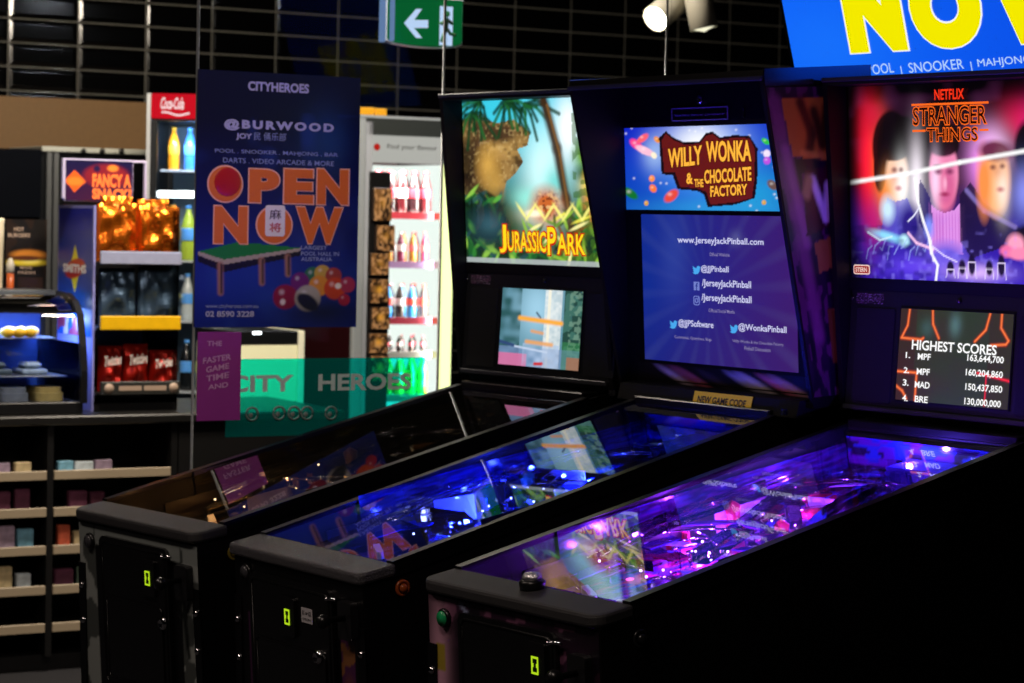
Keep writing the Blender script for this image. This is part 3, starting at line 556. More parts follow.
# ---- middle machine: blue board, wide hooded head
def ww_front(p):
    p.poly([(.83, 0), (.93, 0), (.93, .72), (.83, .72)], '4a2048'); p.mix((p.noise(16, 4) > .55)*(p.U > .83)*(p.U < .93)*(p.V < .7)*.8, '8a5a28'); p.ell(.88, .42, .04, .1, '6a3a2a', .5)
    p.poly([(.1, 0), (.16, 0), (.16, .72), (.1, .72)], '3a1a3a')
def ww_head(r, M):
    BW, y0 = .378, 1.285
    b = MB(); prof = [(1.2553, 1.1726), (1.1122, 1.978), (1.1160, 1.998), (1.47, 2.004), (1.51, 1.1726)]
    for sx in (-1, 1): b.prism(prof, 'x', sx*BW, sx*(BW-.012))
    b.prism([(1.1125, 1.978), (1.1160, 1.998), (1.47, 2.004), (1.47, 1.985)], 'x', -BW+.012, BW-.012)
    b.box((-BW+.012, 1.46, 1.18), (BW-.012, 1.475, 1.98)); b.box((-BW+.012, 1.2553, 1.1726), (BW-.012, 1.5, 1.186)); b.box((-.35, 1.28, 1.16), (.35, 1.48, 1.1726))
    b.box((-BW+.012, y0, 1.87), (BW-.012, y0+.02, 1.98)); b.build('backbox', BLK, r)
    MB().box((-BW-.001, 1.106, 1.972), (BW+.001, 1.113, 1.984), .002).build('top_highlight', mat('dull_grey', '3c3d42', .35, .5), r)  # lighter strip stands for the highlight on the hood's top edge
    for sx in (-1, 1):
        MB().prism([(1.117, 1.958), (1.1165, 2.0), (1.469, 2.006), (1.468, 1.962)], 'x', sx*(BW+.0005), sx*(BW+.0025)).build('side_trim', mat('side_trim_metal', '9a9ca4', .16, 1.), r)
        p = Pic(60, 130, '0a0610'); n = p.noise(12, 3); n2 = p.noise(20, 7)
        p.mix(n*.7, '2a1030'); p.mix((n2 > .6)*.5, '6a2a58'); p.line([(.06, .95), (.12, .6), (.2, .2)], .03, '7a3a66', .7); p.line([(.1, .8), (.2, .5)], .02, 'a05a88', .5)
        p.poly([(.16, .78), (.62, .76), (.6, .965), (.12, .965)], 'b06a20'); p.line([(.3, .95), (.38, .85), (.34, .8)], .02, '3a1c0a'); p.line([(.42, .92), (.48, .82), (.55, .93)], .02, '3a1c0a'); p.line([(.26, .79), (.6, .77)], .01, 'e0a040', .5)
        p.poly([(.2, .52), (.9, .6), (.9, .77), (.26, .73)], '3a0c1c'); p.poly([(.3, .4), (.7, .44), (.66, .53), (.28, .5)], '8a5a28'); p.poly([(.34, .1), (.7, .12), (.7, .3), (.34, .28)], '5a3414')
        p.line([(.34, .7), (.44, .58), (.5, .68), (.6, .6), (.68, .74)], .016, 'd8d0d8'); p.line([(.26, .66), (.3, .7)], .02, '9a8a50')
        p.build('side_art', 1.20, 1.465, 1.2, 1.955, picmat('side_art', 0), r, 0, shape=lambda x, y, z, sx=sx: (sx*(BW+.0009), 1.2553-(z-1.1726)*.1777+.006+(x-1.2)*(1-(1.2553-(z-1.1726)*.1777-1.2)/.265), z))
    # nameplate, lock
    q = MB()
    def edge(x0, z0, x1, z1, t, y): q.box((x0, y, z0), (x1, y-.001, z0+t)).box((x0, y, z1-t), (x1, y-.001, z1)).box((x0, y, z0), (x0+t, y-.001, z1)).box((x1-t, y, z0), (x1, y-.001, z1))
    x0, z0 = hit(M, 673, 121.5, y0); x1, z1 = hit(M, 729, 106, y0)
    npl = MB().box((x0, y0-.001, z0), (x1, y0-.004, z1)).build('nameplate', BLKM, r); edge(x0, z0, x1, z1, .003, y0-.004); letters(q, 'JERSEY JACK PINBALL', x0+.012, x1-.012, z0+.018, z1-.022, y0-.0048, off=.02)
    q.build('lettering', mat('nameplate_print', '8a8a92', .4), npl)
    x, z = hit(M, 700, 100, y0); MB().lathe([(.012, 0), (.012, -.006), (.004, -.008), (0, -.005)], (x, y0, z), 'y', 14).build('lock', CHROME, r)
    x, z = hit(M, 745, 113, y0); MB().tube([(x, y0-.004, z-.012), (x+.003, y0-.006, z), (x-.002, y0-.004, z+.014)], .003).build('key', CHROME, r)
    # topper picture
    p = Pic(240, 90, '0a2ac8'); p.grad('0848b8', '0a1cc0', 'V'); p.glow(.46, .6, .24, .5, '40a0ff', .9); p.glow(.42, .78, .16, .26, 'ffffff', .95); p.glow(.17, .68, .06, .2, 'c0e0ff', .5); p.glow(.7, .2, .2, .3, '20a0d8', .8); p.glow(.5, .02, .4, .12, '30a8e0', .5)
    for k in range(40): p.glow(rng.random(), rng.random(), .006, .012, 'ffffff', .6)
    for x, y, a, c, t in ((.07, .8, .035, 'ff4090', .3), (.11, .87, .03, 'ff6070', -.4), (.12, .72, .04, 'ffc0d8', .6), (.19, .85, .02, 'f09030', .2), (.17, .66, .02, 'fff0d0', .1), (.03, .2, .04, '10702a', .4), (.16, .26, .024, 'ff7a30', .1), (.26, .17, .04, 'e84a38', -.3), (.12, .08, .015, 'e0a030', 0), (.76, .8, .02, '30c040', .3), (.765, .66, .022, 'f0e0f8', 0), (.765, .58, .022, 'c050e0', 0), (.79, .3, .03, '6a5048', .2), (.745, .1, .014, 'd8a040', 0), (.155, .38, .02, 'ff9040', 0)):
        p.ell(x, y, a*.8, a*2., c, .2, t); p.glow(x-a*.2, y+a*.5, a*.3, a*.5, 'ffffff', .35)
    for e, c in ((.03, '180806'), (0, '64160e')):
        p.poly([(.215-e*.5, .84+e), (.24, .92+e), (.28, .84+e), (.34, .78+e), (.42, .79+e), (.455, .88+e), (.49, .9+e), (.53, .83+e), (.6, .85+e), (.68, .84+e), (.705+e*.5, .72), (.70+e*.5, .36), (.685+e*.5, .15), (.6, .1-e), (.47-e*.5, .07-e), (.45-e*.5, .22-e), (.4, .26-e), (.31-e*.5, .28-e), (.285-e*.5, .45-e), (.225-e*.5, .46-e)], c)
    top = p.build('topper_picture', -.3705, .3705, 1.652, 1.869, picmat('topper', 1.05), r, y0)
    for e, c, yy in ((.004, '4a1008', y0-.0012), (0, 'ffb43c', y0-.002)):
        m = MB()
        for s, a, b, h, dz in (('WILLY', (669, 168), (703, 166), 19, .008), ('WONKA', (707, 162), (752, 161), 21, .0), ('&', (687, 184), (693.5, 183), 11, 0), ('THE', (695, 187), (704, 186), 8, 0), ('CHOCOLATE', (705, 184), (752, 178), 14, .008), ('FACTORY', (711, 197), (748, 194), 11, .006)):
            x0, z0 = hit(M, *a, y0); x1, _ = hit(M, *b, y0); _, z1 = hit(M, a[0], a[1]-h, y0); letters(m, s, x0-e*.6, x1+e*.6, z0-e*.6, z1+e*.6, yy, off=.03+e*8, dz=dz)
        m.build('lettering', emis('topper_%s' % c, c, 1.1), top)
    # main display with bezel
    bz = MB().box((-.3705, y0-.004, 1.186), (.3705, y0+.02, 1.652)); bzo = bz.build('display_panel', mat('display_black', '060709', .3, spec=.3), r)
    q = MB(); edge(-.345, 1.2, .365, 1.6485, .003, y0-.004); q.build('panel_edge', RAIL, bzo)
    p = Pic(150, 95, '1638a8'); p.grad('1638b4', '482090', 'U', .05, 1.); p.mix(np.clip(.5-p.V, 0, 1)*.8, '301e80'); p.mix(np.clip(p.U*.9-.3+(.5-p.V)*.4, 0, 1)*.6, '5a2a78')
    A = np.arctan2(p.V-.5, (p.U-.45)*1.5); p.mix(np.clip(np.sin(A*22), 0, 1)*.07*np.hypot(p.U-.45, p.V-.5), 'a8c0ff'); p.glow(.22, .72, .1, .3, '4a68d8', .4); p.glow(.63, .85, .04, .05, '8a90d0', .4)
    so = p.build('display', -.299, .299, 1.2535, 1.64, picmat('display', .58), bzo, y0-.0045)
    tw, wh, dm = emis('screen_blue', '4aa8f0', 1), emis('screen_pale', 'd8d8ff', .95), emis('screen_dim', '9a90c0', .8)
    m = MB(); K = dict(y=y0-.006, yl=y0-.0045)
    for s, a, b, h in (('www.JerseyJackPinball.com', (678, 244.5), (764, 246), 8), ('@JJPinball', (701.5, 273), (729, 274.5), 8), ('/JerseyJackPinball', (702.5, 288), (751.5, 290), 9), ('/JerseyJackPinball', (702, 302.5), (752, 305.5), 9), ('@JJPSoftware', (679, 327.5), (714, 331), 8.5), ('@WonkaPinball', (739, 331.5), (787, 335.5), 8.5)):
        pletters(m, M, s, a, b, h, off=.012, **K)
    m.build('lettering', wh, so)
    m = MB()
    for s, a, b, h in (('Official Website', (710, 256), (730, 257), 3.5), ('Official Social Media', (709, 312), (735, 314), 3.5), ('Comments, Questions, Bugs', (675, 339), (712, 341.5), 3.8), ('Willy Wonka & the Chocolate Factory', (733, 343), (784, 347), 3.8), ('Pinball Discussion', (745, 350), (771, 352), 3.8)):
        pletters(m, M, s, a, b, h, off=.004, **K)
    m.build('lettering', dm, so)
    m = MB()
    for px, py in ((697, 270), (674, 324.5), (734.5, 329)):        # little blue bird icons
        x, z = hit(M, px, py, y0-.0045); k = .011
        m.prism([(x+k*a, z+k*c) for a, c in ((-1.3, .9), (-.6, .5), (.1, .4), (.3, .9), (.8, 1.), (1.2, .7), (1.5, .8), (1.2, .4), (1., -.3), (.4, -.9), (-.5, -1.), (-1.4, -.7), (-.8, -.4), (-1.2, -.1), (-.9, .0), (-1.4, .4), (-1., .35))], 'y', y0-.006, y0-.0068)
    m.build('bird_icon', tw, so)
    m = MB()
    x, z = hit(M, 697, 286, y0-.0045); k = .011; m.box((x-k, y0-.006, z-k), (x+k, y0-.0062, z+k)); m.build('square_icon', emis('icon_violet', '7a88d8', .9), so)
    letters(MB(), 'f', x-.003, x+.006, z-k, z+k*.8, y0-.0068, off=.03).build('lettering', emis('icon_dark', '2a3a90', .9), so)
    x, z = hit(M, 697, 300.5, y0-.0045); m = MB(); m.tube([(u, y0-.006, w) for u, w in rr(x-k, z-k, x+k, z+k, .005)], .0012, 5, close=True); m.tube([(x+k*.5*math.cos(t*PI/6), y0-.006, z+k*.5*math.sin(t*PI/6)) for t in range(12)], .0012, 5, close=True); m.ball((x+k*.6, y0-.006, z+k*.6), .0015, 6); m.build('camera_icon', emis('icon_violet', '7a88d8', .9), so)
    # strip under the display, candy figures and small reflections painted in; yellow tag
    p = Pic(120, 14, '050507')
    for u, c in ((.22, 'a08a96'), (.32, '9a4a56'), (.29, '7a3a48'), (.62, '8a8088'), (.68, 'b0a0a8'), (.8, 'b05a70'), (.86, 'a87a86'), (.45, '2a2028')): p.ell(u, .45, .035, .4, c, .6, .2)
    p.build('candy_reflection_strip', -.33, .36, 1.193, 1.245, picmat('front_decal', 0), bzo, y0-.0045)
    led = MB().prism([(1.222, 1.150), (1.235, 1.19), (1.28, 1.194), (1.28, 1.150)], 'x', -.35, .35).build('panel_ledge', mat('ledge_black', '08080a', .65, spec=.2), r)
    x0, z0 = hit(M, 695, 400, 1.23); x1, _ = hit(M, 753, 404, 1.23); _, z1 = hit(M, 695, 391.5, 1.23)
    xf = Matrix.Translation((0, 1.2285, 1.170)) @ Matrix.Rotation(-.314, 4, 'X')
    t = MB().box((x0, -.003, -.02), (x1, -.0045, .02)).build('paper_tag', mat('tag_yellow', 'ffd020', .5), r, xf)
    letters(MB(), 'NEW GAME CODE', x0+.018, x1-.02, -.009, .009, -.0052, off=.03).build('lettering', mat('tag_ink', '14100a', .6), t, xf)
    for sx in (-1, 1): MB().box((sx*.33, 1.19, 1.16), (sx*.345, 1.2, 1.175)).build('bolt', CHROME, r)
TH_WW = dict(n='blue', seed=37, led='2030ff', led2='1038ff', hot='90a0ff', base='10143a', arts=('2030a0', '4a2a90', '205a8a'), apron='3a3236', card='6a5a5a', acr=('2a40b0', '10184a', 'b0b8e8', '4a30a0'), rub='101428', bump='203a90', toy='1a2050', fig='1c5a40',
     ins=('3050ff', '8a60ff', '90c0ff'), inst=2.4, bulb=10., pow=13., lamps=((-.1, .44, .03, .12), (.05, .46, .04, .3), (-.08, .56, .05, .45), (.15, .45, .06, .5), (-.2, .65, .05, .5), (.15, .68, .07, .45), (-.05, .85, .06, .4), (.2, .95, .06, .3)), flash=((-.2, .45), (-.16, .52)), slots=(-.016,), slotz=.786, front=ww_front)
MST, MWW, MJP = mroot(0, 0, 0), mroot(-.7323, -.0157, -.0334), mroot(-1.4655, -.0604, .0319)
a = machine('ST', MST, 'nearest pinball machine with purple lit playfield, red lettered backglass and high score screen', TH_ST); stern_head(a, MST, TH_ST)
x, y, z = .005, .055, .965; q = MB().lathe([(.026, -.022), (.028, -.004), (.022, .0)], (x, y, z), n=20).build('action_button', BLKM, a)
MB().lathe([(.02, 0), (.021, .006), (.016, .013), (0, .016)], (x, y, z), n=14).build('button_cap', mat('cap_silver', 'e8e4ea', .25, metal=.8, bump=1., nscale=120), q); MB().ball((x, y, z+.004), .013, 10, (1, 1, .7)).build('button_lens', CHROME, q)
b = machine('WW', MWW, 'middle pinball machine with blue lit playfield and large violet display under a candy coloured topper', TH_WW); ww_head(b, MWW)
m = MB().box((.038, -.0135, .782), (.085, -.0145, .816)); t = m.build('price_sticker', mat('sticker_white', 'b8b4b8', .5), b)
m = MB(); letters(m, '$1 or $2', .043, .080, .799, .810, -.0152, off=.02); letters(m, 'COINS ONLY', .043, .080, .788, .793, -.0152, off=.02); m.build('lettering', mat('tag_ink', '14100a', .6), t)
cc = machine('JP', MJP, 'farthest pinball machine with dim playfield and bright jungle backglass, beside the glass wall', TH_JP); stern_head(cc, MJP, TH_JP)
letters(MB(), 'JURASSIC PARK', -.13, .06, .462, .492, -.003, off=.03).build('lettering', mat('front_letter', 'b88aa0', .5), cc)
# ------------------------------------------------------------------ the room
def structure(o, nm=None): o['kind'] = 'structure'; return o
ZC = 3.3
ORD = 'first second third fourth fifth sixth seventh eighth ninth tenth eleventh twelfth thirteenth fourteenth fifteenth sixteenth'.split()
def tiles():
    m = bpy.data.materials.new('black_wall_tiles'); m.use_nodes = True; nt = m.node_tree; b = nt.nodes['Principled BSDF']
    tc = nt.nodes.new('ShaderNodeTexCoord'); mp = nt.nodes.new('ShaderNodeMapping'); mp.inputs['Rotation'].default_value = (PI/2, 0, 0)
    br = nt.nodes.new('ShaderNodeTexBrick'); br.offset = 0; br.inputs['Scale'].default_value = 1; br.inputs['Brick Width'].default_value = .40; br.inputs['Row Height'].default_value = .132
    br.inputs['Mortar Size'].default_value = .0045; br.inputs['Mortar Smooth'].default_value = .1; br.inputs['Color1'].default_value = lin('040405')+(1,); br.inputs['Color2'].default_value = lin('060606')+(1,); br.inputs['Mortar'].default_value = lin('6a6863')+(1,)
    b2 = nt.nodes.new('ShaderNodeTexBrick'); b2.offset = 0; b2.inputs['Scale'].default_value = 1; b2.inputs['Brick Width'].default_value = .40; b2.inputs['Row Height'].default_value = .132; b2.inputs['Mortar Size'].default_value = .03; b2.inputs['Mortar Smooth'].default_value = 1
    bp = nt.nodes.new('ShaderNodeBump'); bp.inputs['Strength'].default_value = .6; bp.inputs['Distance'].default_value = .01; bp.invert = True
    nt.links.new(tc.outputs['Object'], mp.inputs[0])
    for t in (br, b2): nt.links.new(mp.outputs[0], t.inputs['Vector'])
    nt.links.new(br.outputs['Color'], b.inputs['Base Color']); nt.links.new(b2.outputs['Fac'], bp.inputs['Height']); nt.links.new(bp.outputs[0], b.inputs['Normal']); b.inputs['Roughness'].default_value = .12
    return m
WALL = frame(at(100, 60, 13.5)); WALL.translation.z = ZC
o = MB().box((-5, 0, -ZC), (12, .12, 0)).build('wall_back', tiles(), None); structure(solo(o, WALL))
# shift tile courses so that grout falls where the photo shows it
gx, gz_ = hit(WALL, 78, 46); mpn = o.data.materials[0].node_tree.nodes['Mapping']
mpn.inputs['Location'].default_value = (-gx+.40*40, gz_+.132*40, 0)
fl = MB().box((-13, -7, -.1), (8, 13, 0)).build('floor', mat('dark_carpet', '141318', .8, noise=.5, nscale=60), None); structure(fl)
ce = MB().box((-13, -7, ZC), (8, 13, ZC+.1)).build('ceiling', mat('black_ceiling', '070708', .8), None); structure(ce)
# tan bulkhead strip on the wall
def pbox(mb, M, x0, y0, x1, y1, dep, yy=0., bev=0.):       # box whose front face covers a photo rectangle on the plane of M
    a, d = hit(M, x0, y1, yy); b, c = hit(M, x1, y0, yy); return mb.box((a, yy, d), (b, yy+dep, c), bev)
def pr(M, x0, y0, x1, y1, yy=0.):
    a, d = hit(M, x0, y1, yy); b, c = hit(M, x1, y0, yy); return min(a, b), max(a, b), min(c, d), max(c, d)
BK = frame(at(90, 130, 12.6)); q = MB(); pbox(q, BK, -160, 107, 240, 152, .8); structure(solo(q.build('trim_1', mat('tan_laminate', '6e4f28', .6, noise=.15), None), BK))
# ------------------------------------------------------------------ glass shopfront with joints, film and posters
GL = frame(at(197, 200, 7.0)); GL.translation.z = 0
for i, (xa, xb) in enumerate(((197, 443), (443, 666), (666, 905))):
    a, b, _, _ = pr(GL, xa, 300, xb, 200); q = MB().box((a+.004, 0, .004), (b-.004, .01, ZC-.003))
    wn = q.build('window_%d' % (i+1), thin('shop_glass', ior=1.3, boost=.25), None); structure(solo(wn, GL))
    if i == 0: win1 = wn
for i, px in enumerate((197, 443, 665)):
    a, _ = hit(GL, px, 90); q = MB().tube([(a, -.002, 0), (a, -.002, ZC)], .0042, 10); structure(solo(q.build('trim_%d' % (i+2), mat('joint_steel', '77797c', .3, metal=.7), None), GL))
# teal film with white lettering and ring icons
a, b, d, c = pr(GL, 226, 432, 423, 359)
fm = bpy.data.materials.new('teal_film'); fm.use_nodes = True; nt = fm.node_tree; nt.nodes.clear()
t_ = nt.nodes.new('ShaderNodeBsdfTransparent'); t_.inputs[0].default_value = (.01, .86, .76, 1); d_ = nt.nodes.new('ShaderNodeBsdfDiffuse'); d_.inputs[0].default_value = (.0, .3, .28, 1)
tl_ = nt.nodes.new('ShaderNodeBsdfTranslucent'); tl_.inputs[0].default_value = (.01, .75, .65, 1)
x1_ = nt.nodes.new('ShaderNodeMixShader'); x1_.inputs[0].default_value = .6; x2_ = nt.nodes.new('ShaderNodeMixShader'); x2_.inputs[0].default_value = .12; o_ = nt.nodes.new('ShaderNodeOutputMaterial')
nt.links.new(d_.outputs[0], x1_.inputs[1]); nt.links.new(tl_.outputs[0], x1_.inputs[2]); nt.links.new(t_.outputs[0], x2_.inputs[1]); nt.links.new(x1_.outputs[0], x2_.inputs[2]); nt.links.new(x2_.outputs[0], o_.inputs[0])
film = MB().quad(a, d, b, c, -.003).build('window_film', fm, None); solo(film, GL)
tag(film, 'translucent teal film band on the shop glass with white lettering', 'window film')
wf = mat('film_white', 'b8c8c8', .6)
m = MB(); pletters(m, GL, 'CITY', (228, 392.5), (293, 392), 17, y=-.0042, yl=-.003, off=.03); pletters(m, GL, 'HEROES', (318, 391), (411, 390), 17, y=-.0042, yl=-.003, off=.03); m.build('lettering', wf, film)
for px in (252, 279, 294, 307, 331):
    x, z = hit(GL, px, 413 if px > 260 else 414, -.004); q = MB().tube([(x+.019*math.cos(t*PI/8), -.004, z+.019*math.sin(t*PI/8)) for t in range(16)], .0035, 6, close=True)
    q.ball((x-.004, -.004, z-.004), .008, 8, (1, .3, 1)); q.build('ring_icon', mat('film_grey', '6a7472', .6), film)
# big blue poster
PO = frame(at(197, 200, 6.96)); a, b, d, c = pr(PO, 198, 327, 356, 69)
PO = PO @ Matrix.Translation((a, 0, d)); W, H = b-a, c-d
r = root('poster', PO, 'dark blue poster with big orange OPEN NOW lettering on the shop glass', 'poster')
p = Pic(150, 230, '0a1040'); p.grad('0e1c6a', '04061a', 'V', .1, .8); p.glow(.8, .74, .14, .12, '16386a', .8); p.glow(.3, .2, .5, .15, '1a3aa8', .6); n = p.noise(9, 2); p.mix(np.clip(n*3-1.7, 0, 1)*.25*(p.V < .85), '2a4aa0')
p.poly([(.02, .295), (.26, .335), (.64, .315), (.17, .265)], '1a7a30'); p.poly([(.02, .295), (.17, .265), (.64, .315), (.64, .303), (.17, .245), (.02, .28)], 'b0a090'); p.poly([(.02, .28), (.17, .245), (.64, .303), (.64, .285), (.17, .215), (.02, .255)], '141012')
for x, y, l in ((.15, .245, .11), (.4, .265, .09), (.56, .28, .07)): p.line([(x, y), (x+.005, y-l)], .011, 'a07058'); p.line([(x+.007, y), (x+.01, y-l)], .004, '3a2420')
for x, y, s_, c_ in ((.72, .205, .045, '2a6a4a'), (.78, .215, .042, 'c8a040'), (.85, .205, .042, 'a03a30'), (.64, .18, .048, '6a1a6a'), (.76, .165, .052, 'd88a28'), (.86, .155, .056, 'c8401c'), (.94, .17, .04, 'a83050'), (.55, .12, .062, '8a1038'), (.69, .115, .066, 'a8a098'), (.92, .11, .03, 'b02040')):
    s_ *= 1.22; p.ell(x, y, s_, s_*.65, c_, .08); p.ell(x-s_*.3, y+s_*.25, s_*.2, s_*.13, 'ffffff', .6, k=.35)
p.ell(.69, .1, .07, .03, '14102c', .15, -.3); p.glow(.78, .06, .22, .05, '05060f', .75); p.ell(.88, .165, .02, .012, 'f0e0d0', .2); p.ell(.535, .1, .016, .012, 'd8c8d0', .3)
bs = MB().box((0, 0, 0), (W, .004, H)).build('board', mat('poster_back', '101018', .6), r)
po = p.build('print', 0, W, 0, H, picmat('poster', 0), r, -.001)
pw, pg, pl_ = mat('poster_white', 'e6dcd4', .5), mat('poster_grey', '8a94b8', .5), mat('poster_orange', 'e06a14', .5)
m = MB(); g_ = MB()
for s, x0, x1, y, h, o_, sp_ in (('CITYHEROES', 248, 309, 90.5, 9.5, .035, 1), ('@BURWOOD', 224, 334, 130, 11.5, .05, 1.35), ('JOY', 236, 252, 140, 7, .035, 1)): pletters(m, PO, s, (x0, y), (x1, y+1), h, y=-.0025, off=o_, space=sp_)
for s, x0, x1, y, h, o_ in (('POOL . SNOOKER . MAHJONG . BAR', 215, 338, 153.5, 5, .005), ('DARTS . VIDEO ARCADE & MORE', 223, 334, 162.5, 5, .005), ('LARGEST', 301, 327, 249.5, 4, .02), ('POOL HALL IN', 301, 339, 255.5, 4, .02), ('AUSTRALIA', 301, 332, 261, 4, .02), ('www.cityheroes.com.au', 205.5, 258, 309, 5, .01), ('02 8590 3228', 205.5, 254, 317, 6, .03)): pletters(g_, PO, s, (x0, y), (x1, y), h, y=-.0025, off=o_)
pletters(g_, PO, '\u6c11 \u4fd1\u4e50\u90e8', (254, 140), (286, 140), 8, y=-.0025)
pletters(m, PO, '02 8590 3228', (205.5, 317), (254, 317), 6, y=-.0026, off=.03)
m.build('lettering', mat('poster_pale', 'a8a6c0', .5), po); g_.build('lettering', pg, po)
m = MB(); k = MB(); big = []
for s, x0, x1, y, h in (('P', 249, 279, 202, 33), ('E', 284, 313, 203, 34), ('N', 317, 348, 204, 35), ('N', 214, 247, 243, 37), ('W', 296, 342, 243, 36)):
    e = 1.3; ko = pletters(MB(), PO, s, (x0-e, y+e), (x1+e, y+e), h+2*e, y=-.0022, off=.07).build('letter_outline', mat('poster_peach', 'f0b090', .5), po); pletters(MB(), PO, s, (x0, y), (x1, y), h, y=-.0034, off=.055).build('letter', pl_, po)
for px, py, rx, rz in ((225, 184, 16.5, 17.5), (274, 225, 17, 18)):
    x, z = hit(PO, px, py); u, _ = hit(PO, px+rx, py); _, v = hit(PO, px, py-rz); u -= x; v -= z
    k = MB(); m = MB(); k.prism([(x+u*1.09*math.cos(t*PI/16), z+v*1.09*math.sin(t*PI/16)) for t in range(32)], 'y', -.0012, -.0022); m.prism([(x+u*math.cos(t*PI/16), z+v*math.sin(t*PI/16)) for t in range(32)], 'y', -.0022, -.0034)
    k.build('letter_outline', mat('poster_peach', 'f0b090', .5), po); m.build('letter', pl_, po)
x, z = hit(PO, 227, 182); bb = Pic(24, 24, '000000')
q = MB(); q.ball((x, -.004, z), .042, 20, (1, .06, 1)); q.build('red_ball', mat('poster_red', 'b81c1c', .3), po)
x0, x1, z0, z1 = pr(PO, 265, 236.5, 284, 205); q = MB().prism(rr(x0, z0, x1, z1, .008), 'y', -.0034, -.005); tb = q.build('tile_motif', pw, po)
letters(MB(), '\u9ebb', x0+.012, x1-.012, (z0+z1)/2+.004, z1-.012, -.006, off=.01).build('lettering', mat('tile_ink_a', '5a4a50', .5), tb); letters(MB(), '\u5c06', x0+.012, x1-.012, z0+.012, (z0+z1)/2-.006, -.006, off=.01).build('lettering', mat('tile_ink_b', 'c03020', .5), tb)
# purple poster below it
a, b, d, c = pr(PO, 198, 420, 240, 332); m = MB().box((a, 0, d), (b, .003, c)).build('poster', mat('purple_print', '8a2a86', .5, noise=.15, nscale=8), None); solo(m, PO); tag(m, 'purple poster with tilted white lettering below the blue poster', 'poster')
k = MB()
for s, x0, x1, y, h, dz in (('THE', 207, 222, 346, 5, 0), ('FASTER', 203, 231, 364, 6, .012), ('GAME', 206, 229, 373, 6, .012), ('TIME', 206, 229, 382, 6, .012), ('AND', 208, 228, 390, 5, .008)): pletters(k, PO, s, (x0, y), (x1, y), h, y=-.0012, off=.02, dz=dz)
k.build('lettering', mat('purple_letter', 'c08ac0', .5), m)
# ------------------------------------------------------------------ counter with shelves of packets
CZ = .95
CT = frame(at_z(40, 416, CZ)); CT.translation.z = 0
r = root('counter', CT, 'long dark kiosk counter with open shelves along its front', 'counter')
xa, xb = hit(CT, -70, 500)[0], hit(CT, 342, 470, 0)[0]; xm = hit(CT, 50, 500)[0]; xs = hit(CT, 178, 500)[0]
dk = mat('counter_black', '0c0b0b', .45)
MB().box((xa, -.02, CZ-.035), (xb, .72, CZ), .006).build('worktop', mat('counter_top', '1a1918', .3), r)
b_ = MB().box((xa, .33, .06), (xb, .70, CZ-.036)).box((xs, .0, .06), (xb, .32, CZ-.036)).box((xa, .05, 0), (xb, .69, .059))
for x in (xa, xm-.012, xs-.03): b_.box((x, .0, .06), (x+.024, .33, CZ-.036))
b_.build('carcass', dk, r)
sh = []
for py in (475, 512, 550, 590, 628):
    _, z = hit(CT, 30, py); sh.append(z)
    MB().box((xa+.025, .01, z-.012), (xs-.031, .33, z+.002)).build('shelf', dk, r)
    for u0, u1 in ((xa+.026, xm-.014), (xm+.014, xs-.032)): MB().box((u0, -.004, z-.021), (u1, .009, z+.013), .002).build('price_rail', mat('price_rail_tan', 'a09078', .5), r)
R = random.Random(3); cols = ['d8e4ea', '7ab0c8', 'b09ab0', '8a5a58', 'c8b48a', '6a3a50', '9ab8a0', 'c05a40']; cname = ['white', 'light blue', 'lilac', 'brown', 'tan', 'plum', 'pale green', 'orange red']
names = {0: 'top', 1: 'second', 2: 'third', 3: 'fourth'}
for i, z in enumerate(sh[:4]):
    x = hit(CT, 0, 475)[0]; np_ = 0
    while x < hit(CT, 100, 475)[0]:
        wd = R.uniform(.045, .075); h = R.uniform(.05, .085) if i else R.uniform(.03, .05)
        if not (x < xm+.016 and x+wd > xm-.016):
            q = MB().box((0, 0, .0), (wd, .035, h), .004); c_ = cols[(R.randrange(8) if i > 1 else (0, 1, 2, 4)[R.randrange(4)] if i == 0 else (3, 5, 2)[R.randrange(3)])]
            o = q.build('snack_packet', mat('packet_'+c_, c_, .35, noise=.6, nscale=45), None); o.matrix_world = CT @ Matrix.Translation((x, .02+R.random()*.02, z+.0022))
            np_ += 1; tag(o, 'small %s snack packet, %s from left on the %s shelf of the dark counter' % (cname[cols.index(c_)], ORD[np_-1], names[i]), 'snack packet', 'packets on the %s counter shelf' % names[i])
        x += wd+R.uniform(.006, .02)
# ------------------------------------------------------------------ curved glass food warmer on the counter
FW = frame(at_z(84, 414, CZ)); FW.translation.z = CZ
FW = FW @ Matrix.Translation((0, .02, 0))
r = root('food_warmer', FW, 'curved glass food warmer with blue white light on the counter at left', 'food warmer')
xl, xr = hit(FW, -70, 400)[0], 0.0
hh = hit(FW, 70, 294, .28)[1]
prof = [(.0, .04), (-.002, .16), (.012, .25), (.045, hh*.83), (.10, hh*.93), (.17, hh*.985), (.28, hh)]
MB().box((xl, -.01, 0), (xr, .5, .045), .004).build('base', mat('warmer_black', '0e0e10', .35), r)
MB().sheet([[(xl, y, z) for y, z in prof], [(xr-.012, y, z) for y, z in prof]]).build('curved_glass', thin('warmer_glass', (.9, .93, 1), 1.5), r)
e = MB()
out = prof+[(.28, hh+.012), (.165, hh*.985+.012), (.09, hh*.93+.012), (.03, hh*.83+.01), (-.006, .25), (-.022, .16), (-.02, .04)]
e.prism(out[:7]+out[7:], 'x', xr-.012, xr+.012); e.build('end_frame', mat('warmer_black', '0e0e10', .35), r)
MB().box((xl, .28, hh-.01), (xr, .5, hh+.014), .004).build('top_panel', mat('warmer_steel', '6a7078', .35, metal=.8), r)
MB().box((xl, .49, .046), (xr, .5, hh-.011)).build('rear_panel', mat('warmer_blue', '1c3a78', .4), r)
